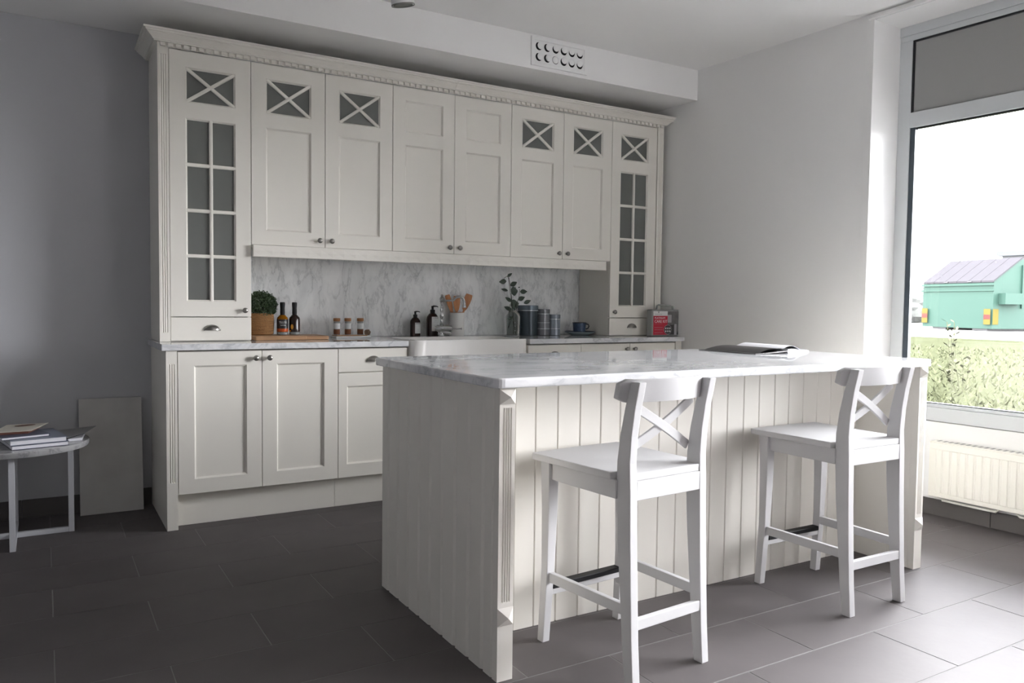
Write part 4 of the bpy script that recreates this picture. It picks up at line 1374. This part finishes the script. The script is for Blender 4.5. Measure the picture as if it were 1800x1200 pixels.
# x, z from the stem, length, width, angle (0 = to the right, negative = up)
LV = [(-0.040, 0.400, 0.040, 0.016, -0.55), (-0.045, 0.368, 0.052, 0.028, 3.05), (-0.062, 0.372, 0.028, 0.012, 2.75), (-0.015, 0.340, 0.052, 0.026, -0.45),
      (-0.030, 0.305, 0.050, 0.016, 3.35), (-0.018, 0.300, 0.050, 0.050, -0.1), (-0.005, 0.232, 0.055, 0.020, 3.65), (-0.012, 0.205, 0.060, 0.058, -0.25),
      (-0.010, 0.176, 0.056, 0.022, 3.50), (0.044, 0.300, 0.052, 0.026, -0.05), (0.042, 0.245, 0.052, 0.026, -0.35), (0.070, 0.222, 0.055, 0.022, -0.35), (0.048, 0.330, 0.012, 0.008, 3.1),
      (-0.034, 0.115, 0.045, 0.014, -0.3)]
for i, (x, z, w, h, a) in enumerate(LV): leaf(x * 1.15, z * 0.985 - 0.012, w * 1.12, h * 1.22, a, 0.3, random.uniform(-0.012, 0.012))

# three tins
def tin(x, y, r, h, label, mb, ml, bands, lidh):
    t = thing('storage_tin', label, 'tin', (x, y, Z0 + 0.0008), group='tins beside the vase')
    lathed('tin_body', [(r - 0.003, 0.0), (r, 0.002), (r, h - lidh), (r - 0.001, h - lidh + 0.001)], M[mb], t, 40)
    lathed('lid', [(r - 0.0005, h - lidh + 0.0015), (r + 0.0008, h - lidh + 0.002), (r + 0.0008, h - 0.003), (r - 0.002, h), (0.003, h + 0.0005)], M[ml], t, 40)
    for z in bands:
        lathed('band', [(r + 0.0003, z - 0.002), (r + 0.0016, z - 0.0015), (r + 0.0016, z + 0.0015), (r + 0.0003, z + 0.002)], M['tin_band'], t, 40, closed=True)
tin(2.276, 0.45, 0.070, 0.205, 'tallest tin, dark blue with a grey lid, beside the vase', 'tin_dark', 'tin_lid', (0.170,), 0.033)
tin(2.395, 0.45, 0.050, 0.180, 'middle tin, grey with three silver bands', 'tin_grey', 'tin_grey', (0.148, 0.088, 0.046), 0.030)
tin(2.488, 0.445, 0.043, 0.144, 'shortest tin, pale blue, on the right of the three', 'tin_blue', 'tin_blue', (0.112, 0.046), 0.026)

# plate and cup
pl = thing('plate', 'pale blue-green plate with a dark rim under the blue cup', 'plate', (2.690, 0.42, Z0 + 0.0008))
lathed('plate_body', [(0.0, 0.002), (0.055, 0.0), (0.060, 0.002), (0.106, 0.020), (0.108, 0.024), (0.104, 0.0245), (0.060, 0.012), (0.0, 0.010)], M['plate'], pl, 48, closed=True)
lathed('dark_rim', [(0.1082, 0.0235), (0.1095, 0.0255), (0.104, 0.0275), (0.103, 0.025)], M['rim_dark'], pl, 48, closed=True)
cp = thing('cup', 'small speckled blue cup standing on the pale plate', 'cup', (2.686, 0.42, Z0 + 0.0136))
lathed('cup_body', [(0.0, 0.0), (0.038, 0.0), (0.042, 0.003), (0.046, 0.055), (0.0485, 0.074), (0.0475, 0.0755), (0.045, 0.073), (0.041, 0.010), (0.0, 0.008)], M['cup'], cp, 36, closed=True)
lathed('dark_rim', [(0.0478, 0.0705), (0.0495, 0.0715), (0.0495, 0.0765), (0.0445, 0.0768), (0.0450, 0.0735)], M['rim_dark'], cp, 36, closed=True)
tubed('handle', [(0.038, -0.026, 0.066), (0.052, -0.034, 0.063), (0.056, -0.037, 0.050), (0.050, -0.033, 0.035), (0.038, -0.024, 0.030)], 0.004, M['rim_dark'], cp, 10)

# care kit case
kt = thing('care_kit_case', 'clear handled plastic case with a red and grey card, right end of the worktop', 'case', (3.080, 0.095, Z0 + 0.0012), rz=-0.01)
kt.scale = (1.10, 1, 1)
W_, H_ = 0.222, 0.178
bm = bmesh.new(); add_box(bm, -0.012, W_ + 0.014, 0, 0.055, 0, H_ + 0.008); bevel_sharp(bm, 0.008, segs=3)
obj('case_body', bm, M['case_clear'], kt, True)
tubed('handle', [(0.045, 0.028, H_ + 0.006), (0.052, 0.028, H_ + 0.034), (0.062, 0.028, H_ + 0.040), (0.165, 0.028, H_ + 0.036), (0.178, 0.028, H_ + 0.030), (0.184, 0.028, H_ + 0.006)], 0.006, M['case_clear'], kt, 10)
cd = box('card', 0.0, W_, -0.0020, -0.0005, 0.010, H_ - 0.004, M['label_white'], kt)
def cbox(x0, x1, z0, z1, m, lvl=1, nm='card_print'):
    return box(nm, x0, x1, -0.0020 - 0.0004 * lvl, -0.0020 - 0.0004 * (lvl - 1), z0, z1, M[m], cd)
cbox(0.0, 0.117, 0.010, 0.142, 'red')
cbox(0.117, W_, 0.010, H_ - 0.004, 'photo_grey')
cbox(0.117, 0.160, 0.095, 0.150, 'photo_light', 2)
cbox(0.150, 0.185, 0.090, 0.150, 'photo_grey', 3)
cbox(0.175, 0.193, 0.010, 0.085, 'photo_light', 2)
cbox(0.130, 0.170, 0.010, 0.080, 'photo_dark', 2)
bm = bmesh.new(); prism(bm, [(0.193, 0.010), (W_, 0.010), (W_, 0.058)], 'y', -0.0029, -0.0024)
bmesh.ops.recalc_face_normals(bm, faces=bm.faces); obj('card_print', bm, M['photo_dark'], cd)
for i, (u, v) in enumerate([(0.102, 0.058), (0.119, 0.058), (0.136, 0.058), (0.102, 0.036), (0.119, 0.036), (0.136, 0.036)]):
    pass
lathed('badge', [(0.0, 0.0), (0.031, 0.0), (0.031, 0.0006), (0.0, 0.0006)], M['photo_dark'], cd, 28, (0.119, -0.0042, 0.046), axis='y', closed=True)
lathed('badge_ring', [(0.0305, -0.0003), (0.0325, -0.0003), (0.0325, 0.0006), (0.0305, 0.0006)], M['photo_light'], cd, 28, (0.119, -0.0042, 0.046), axis='y', closed=True)
for (u, v) in [(0.102, 0.055), (0.119, 0.055), (0.136, 0.055), (0.102, 0.035), (0.119, 0.035), (0.136, 0.035)]:
    box('badge_mark', u - 0.0045, u + 0.0045, -0.0050, -0.0044, v - 0.006, v + 0.005, M['ink_white'], cd)
text('lettering', 'PLATINUM', 0.0185, M['ink_white'], cd, (0.010, -0.0028, 0.121), xs=0.98)
text('lettering', 'CARE KIT', 0.0285, M['ink_white'], cd, (0.009, -0.0028, 0.094), xs=0.86)
text('lettering', '- - - - - - - -', 0.014, M['photo_light'], cd, (0.010, -0.0028, 0.082), xs=0.95)
for z in (0.060, 0.045, 0.024): cbox(0.010, 0.078, z, z + 0.0014, 'photo_light', 2)
text('lettering', 'v', 0.030, M['ink'], cd, (0.036, -0.0028, 0.160), xs=1.0)
text('lettering', '= = = = =', 0.016, M['ink'], cd, (0.014, -0.0028, 0.147), xs=0.85)
text('lettering', '', 0.01, M['ink'], cd, (0, 0, 0)) if False else None

# ------------------------------------------------------------------ magazine on the island
def sheet(name, pts, z_of, th, m, parent=None, nx=12, ny=6):
    """a curved sheet: pts four corners (bl, br, tr, tl) in xy, z_of(u, v)"""
    bm = bmesh.new()
    G = []
    bl, br, tr_, tl = [Vector(p) for p in pts]
    for s in (0, 1):
        g = []
        for i in range(nx + 1):
            r_ = []
            for j in range(ny + 1):
                u, v = i / nx, j / ny
                p = (bl * (1 - u) + br * u) * (1 - v) + (tl * (1 - u) + tr_ * u) * v
                r_.append(bm.verts.new((p.x, p.y, z_of(u, v) + s * (th if not callable(th) else th(u, v)))))
            g.append(r_)
        G.append(g)
    for i in range(nx):
        for j in range(ny):
            bm.faces.new((G[0][i][j], G[0][i][j + 1], G[0][i + 1][j + 1], G[0][i + 1][j]))
            bm.faces.new((G[1][i][j], G[1][i + 1][j], G[1][i + 1][j + 1], G[1][i][j + 1]))
    for i in range(nx):
        for j in (0, ny): bm.faces.new((G[0][i][j], G[0][i + 1][j], G[1][i + 1][j], G[1][i][j]))
    for j in range(ny):
        for i in (0, nx): bm.faces.new((G[0][i][j], G[0][i][j + 1], G[1][i][j + 1], G[1][i][j]))
    bmesh.ops.recalc_face_normals(bm, faces=bm.faces)
    return obj(name, bm, m, parent, True)
ZI = 0.9065
mg = thing('magazine', 'open magazine lying on the far right corner of the island', 'magazine', (0, 0, 0))
MP = [(2.235, -1.62), (2.66, -1.52), (2.70, -1.235), (2.245, -1.28)]
sheet('left_pages', [(2.215, -1.60), (2.43, -1.60), (2.45, -1.28), (2.215, -1.24)], lambda u, v: ZI + 0.001 + 0.008 * u * u, lambda u, v: 0.002 + 0.004 * math.sin(PI * min(1, u * 1.0) * 0.5), M['darkprint'], mg)
sheet('right_pages', [(2.43, -1.60), (2.665, -1.53), (2.695, -1.25), (2.45, -1.28)], lambda u, v: ZI + 0.001 + 0.003 * (1 - u) * 0, lambda u, v: 0.015 * (1 - u) ** 0.6 + 0.004, M['pages'], mg)
sheet('raised_page', [(2.40, -1.59), (2.56, -1.57), (2.60, -1.27), (2.43, -1.275)], lambda u, v: ZI + 0.0185 + 0.020 * math.sin(PI * u) - 0.009 * u, 0.0006, M['paper'], mg)
sheet('raised_page', [(2.44, -1.59), (2.63, -1.55), (2.67, -1.26), (2.46, -1.275)], lambda u, v: ZI + 0.0175 + 0.007 * math.sin(PI * u) - 0.010 * u, 0.0006, M['greyprint'], mg)
sheet('raised_page', [(2.26, -1.58), (2.42, -1.595), (2.44, -1.28), (2.25, -1.25)], lambda u, v: ZI + 0.0045 + 0.016 * u + 0.010 * math.sin(PI * u), 0.0006, M['darkprint'], mg)

# ------------------------------------------------------------------ round side table with books
TX, TY = -0.685, 0.225
tb = thing('side_table', 'round marble-topped side table with a white metal cross frame', 'table', (TX, TY, 0))
ZTT = 0.452
lathed('table_top', [(0.303, -0.028), (0.312, -0.026), (0.316, -0.020), (0.316, -0.004), (0.312, 0.0), (0.001, 0.0)], M['marble_round'], tb, 64, (0, 0, ZTT))
hw, th2 = 0.012, 0.012
# frame along x
for s, ln in ((1, 0.222), (-1, 0.222)):
    box('leg', min(s * ln, s * (ln + 0.024)), max(s * ln, s * (ln + 0.024)), -hw, hw, 0.0005, ZTT - 0.0285, M['white_metal'], tb, 0.001)
    box('leg', -hw, hw, min(s * ln, s * (ln + 0.024)), max(s * ln, s * (ln + 0.024)), 0.0005, ZTT - 0.0285, M['white_metal'], tb, 0.001)
box('floor_bar', -0.2215, 0.2215, -hw + 0.0005, hw - 0.0005, 0.0008, 0.024, M['white_metal'], tb, 0.001)
box('floor_bar', -hw, hw, -0.2215, -hw, 0.0008, 0.0235, M['white_metal'], tb, 0.001)
box('floor_bar', -hw, hw, hw, 0.2215, 0.0008, 0.0235, M['white_metal'], tb, 0.001)
def book(name, label, c, w, d, h, rz, z, cover, thc=0.002, cat='book', grp='books on the side table'):
    t = thing(name, label, cat, (c[0], c[1], z), rz, grp)
    box('pages', -w / 2 + 0.001, w / 2 - 0.004, -d / 2 + 0.003, d / 2 - 0.003, thc + 0.0002, h - thc - 0.0002, M['pages'], t)
    box('cover', -w / 2, w / 2, -d / 2, d / 2, h - thc, h, M[cover], t)
    box('cover', -w / 2, w / 2, -d / 2, d / 2, 0, thc, M[cover], t)
    return t
rzb = 0.20
zt = ZTT + 0.0008
book('hardback_book', 'bottom white-edged hardback of the stack on the side table', (-0.600, 0.145), 0.225, 0.30, 0.018, rzb, zt, 'cover_navy', 0.0015)
book('hardback_book', 'navy hardback second from the bottom of the side-table stack', (-0.604, 0.148), 0.222, 0.30, 0.022, rzb - 0.02, zt + 0.0186, 'cover_blue')
book('paperback_book', 'thin dark-spined paperback under the beige booklet', (-0.660, 0.150), 0.19, 0.24, 0.011, rzb + 0.08, zt + 0.0412, 'cover_navy', 0.0015)
bb = thing('beige_booklet', 'beige booklet with a dark oval picture on top of the stack', 'booklet', (-0.665, 0.185, zt + 0.0530), 0.0, 'books on the side table')
sheet('booklet_block', [(-0.085, -0.085), (0.045, -0.085), (0.095, 0.095), (-0.055, 0.095)], lambda u, v: 0.0, lambda u, v: 0.010, M['skin_print'], bb, 4, 4)
sheet('booklet_cover', [(-0.095, -0.090), (0.055, -0.085), (0.125, 0.100), (-0.045, 0.100)], lambda u, v: 0.0105 + 0.006 * v, 0.0025, M['beige'], bb, 6, 6)
bm = bmesh.new()
vv = [bm.verts.new((0.030 + 0.042 * math.cos(a), 0.055 + 0.026 * math.sin(a) + 0.010 * math.cos(a), 0.0185 + 0.00035)) for a in [2 * PI * k / 20 for k in range(20)]]
bm.faces.new(vv)
r_ = bmesh.ops.extrude_face_region(bm, geom=bm.faces[:])
bmesh.ops.translate(bm, verts=[v for v in r_['geom'] if isinstance(v, bmesh.types.BMVert)], vec=(0, 0, 0.0006))
obj('cover_picture', bm, M['skin_print'], bb)
gb = thing('grey_brochure', 'grey brochure overhanging the right edge of the side table', 'brochure', (0, 0, 0), 0.0, 'books on the side table')
sheet('brochure_sheets', [(-0.468, 0.110), (-0.395, 0.125), (-0.340, 0.330), (-0.500, 0.360)], lambda u, v: zt + 0.013 + 0.018 * u, 0.004, M['darkprint'], gb)
sheet('brochure_cover', [(-0.470, 0.105), (-0.390, 0.120), (-0.332, 0.335), (-0.505, 0.370)], lambda u, v: zt + 0.0175 + 0.018 * u, 0.0012, M['greyprint'], gb)
sheet('lower_sheet', [(-0.462, 0.120), (-0.405, 0.130), (-0.385, 0.300), (-0.480, 0.320)], lambda u, v: zt, 0.012, M['pages'], gb)

# leaning stone slab
sl = tag(box('stone_slab', -0.149, 0.149, -0.006, 0.006, 0, 0.602, M['slate'], bev=0.001), 'grey stone sample slab leaning against the back wall beside the side table', 'slab')
sl.location = (-0.255, 0.497, 0.0008)
sl.rotation_euler = (-math.asin(0.088 / 0.602), 0, -0.012)

# ------------------------------------------------------------------ outside
GZ = 0.30
struct(box('ground', 4.6, 140, -60, 110, GZ - 0.3, GZ - 0.02, M['gravel']))
gl = box('lawn', 4.3, 22.0, -22, 30, -0.2, GZ, M['grass']); gl['kind'] = 'structure'
bm = bmesh.new()
random.seed(11)
for k in range(9000):
    d_ = random.uniform(0, 1) ** 1.6
    x = 4.6 + 12 * d_
    y = -0.9 + (x - 4.6) * 0.42 + random.uniform(-1.6, 1.9) * (1 + 0.25 * (x - 4.6))
    hh = random.uniform(0.03, 0.08); a = random.uniform(0, 2 * PI); w = 0.006 + 0.001 * x
    lean = Vector((random.gauss(0, 0.03), random.gauss(0, 0.03), 0))
    p = Vector((x, y, GZ)); s = Vector((math.cos(a), math.sin(a), 0)) * w
    bm.faces.new([bm.verts.new(p - s), bm.verts.new(p + s), bm.verts.new(p + lean + Vector((0, 0, hh)))])
gs = obj('grass', bm, M['blade']); gs['kind'] = 'stuff'
tag(gs, 'sunlit pale green grass outside the window', 'grass')
# sapling
def sapling(name, label, loc, h, n, spread):
    t = thing(name, label, 'plant', loc, group='young shoots outside the window')
    for k in range(n):
        a = random.uniform(0, 2 * PI); r_ = random.uniform(0, spread)
        top = Vector((r_ * math.cos(a), r_ * math.sin(a), h * random.uniform(0.6, 1.0)))
        base = Vector((top.x * 0.3, top.y * 0.3, 0))
        tubed('stem', [base, (base + top) / 2 + Vector((0.01, 0, 0)), top], 0.004, M['sapling'], t, 5)
        bm = bmesh.new()
        for q in range(9):
            u = 0.35 + 0.65 * q / 8
            p = base.lerp(top, u)
            aa = q * 2.4 + k
            d = Vector((math.cos(aa), math.sin(aa), 0.6)).normalized()
            e = d.cross(Vector((0, 0, 1))).normalized() * 0.018
            L_ = random.uniform(0.06, 0.10)
            bm.faces.new([bm.verts.new(p), bm.verts.new(p + d * L_ * 0.5 + e), bm.verts.new(p + d * L_), bm.verts.new(p + d * L_ * 0.5 - e)])
        f_ = obj('leaves', bm, M['sapling'], t); f_['kind'] = 'stuff'
sapling('sapling', 'tall pale leafy shoot in front of the green container', (8.40, 1.04, GZ), 0.74, 4, 0.10)
sapling('sapling', 'low pale shoots in the grass beside the window frame', (7.2, 0.25, GZ), 0.34, 5, 0.22)
# container
cang = math.atan2(0.972, 0.235)
dm = thing('waste_container', 'large green waste container with a sloping grey lid outside', 'container', (31.35, 12.68, GZ), cang)
# local x runs along the near face to the left, local -y runs away to the right side
Wd, Dp, He = 3.45, 3.2, 1.93
bm = bmesh.new()
prism(bm, [(0, 0.08), (-Dp, 0.08), (-Dp, 2.82), (-1.35, 2.82), (0, He)], 'x', 0, Wd)
bmesh.ops.recalc_face_normals(bm, faces=bm.faces)
obj('container_body', bm, M['dump_green'], dm)
box('skid', 0.3, 1.0, -Dp, -0.1, 0.0, 0.0795, M['black'], dm)
box('skid', 2.3, 3.0, -Dp, -0.1, 0.0, 0.0795, M['black'], dm)
for k in range(6):
    bm = bmesh.new()
    a, b = Wd * k / 6 - 0.03, Wd * (k + 1) / 6 - 0.05
    prism(bm, [(0.06, He - 0.02), (-1.38, 2.83 + 0.03), (-1.38, 2.83 + 0.09), (0.06, He + 0.05)], 'x', a, b)
    bmesh.ops.recalc_face_normals(bm, faces=bm.faces)
    obj('lid_panel', bm, M['dump_lid'], dm)
box('rim_rail', -0.05, Wd + 0.05, 0.001, 0.07, He - 0.14, He - 0.05, M['dump_green'], dm)
box('rim_rail', -0.05, Wd + 0.05, 0.001, 0.05, He - 0.36, He - 0.30, M['dump_green'], dm)
box('lid_hinge', 0.95, 1.15, 0.02, 0.10, He + 0.0, He + 0.04, M['black'], dm)
box('lid_hinge', 2.1, 2.3, 0.02, 0.10, He + 0.0, He + 0.04, M['black'], dm)
for x in (0.04, Wd - 0.34):
    p = box('reflector_plate', x, x + 0.30, 0.0705, 0.082, 0.25, 0.86, M['dump_yellow'], dm)
    box('red_stripe', x, x + 0.30, 0.0825, 0.086, 0.46, 0.64, M['dump_red'], p)
box('side_reflector', -0.012, -0.001, -0.28, 0.0, 0.25, 0.86, M['dump_yellow'], dm)
bm = bmesh.new(); prism(bm, [(-0.25, 1.48), (-1.25, 1.48), (-1.25, 1.05), (-0.25, 1.05)], 'x', -0.32, -0.005)
bmesh.ops.recalc_face_normals(bm, faces=bm.faces); obj('lifting_pocket', bm, M['dump_green'], dm)
box('side_post', -0.06, -0.001, -1.5, -1.4, 0.9, 2.6, M['dump_green'], dm)
box('side_post', -0.06, -0.001, -3.2, -1.5, 1.42, 1.50, M['dump_green'], dm)
# far things
def blob(name, label, loc, rx, ry, rz_, m, seed, grp):
    random.seed(seed)
    bm = bmesh.new()
    bmesh.ops.create_icosphere(bm, subdivisions=4, radius=1)
    for v in bm.verts:
        k = 1 + 0.10 * math.sin(5 * v.co.x + seed) * math.cos(4 * v.co.y) + random.uniform(-0.07, 0.07)
        v.co = Vector((v.co.x * rx * k, v.co.y * ry * k, max(v.co.z * rz_ * k, -rz_ * 0.55) + rz_ * 0.55))
    o = obj(name, bm, m, None, False)
    o.location = loc
    return tag(o, label, 'bush', grp)
blob('bush', 'pale yellow bush behind the container, right of the pair', (62, 26.0, GZ), 3, 4.0, 2.5, M['bush'], 2, 'bushes beyond the container')
blob('bush', 'low yellow bush behind the container lid, nearer the window frame', (56, 34.6, GZ), 2.6, 4.2, 1.75, M['bush'], 4, 'bushes beyond the container')
blob('hedge', 'grey-green hedge beside the left end of the container', (46, 24.9, GZ), 2.2, 2.4, 1.35, M['bush_green'], 6, 'bushes beyond the container')
bd_ = thing('distant_building', 'pale building with a flat roof far beyond the bushes', 'building', (88, 38.5, GZ))
box('wall', 0, 12, -9, 3.2, 0, 6.6, M['far_wall'], bd_)
box('roof', -0.4, 12.4, -9.4, 3.6, 6.61, 7.1, M['far_roof'], bd_)
for k in range(4): box('window', -0.05, -0.01, -7.5 + 2.6 * k, -6.1 + 2.6 * k, 3.2, 5.2, M['far_roof'], bd_)
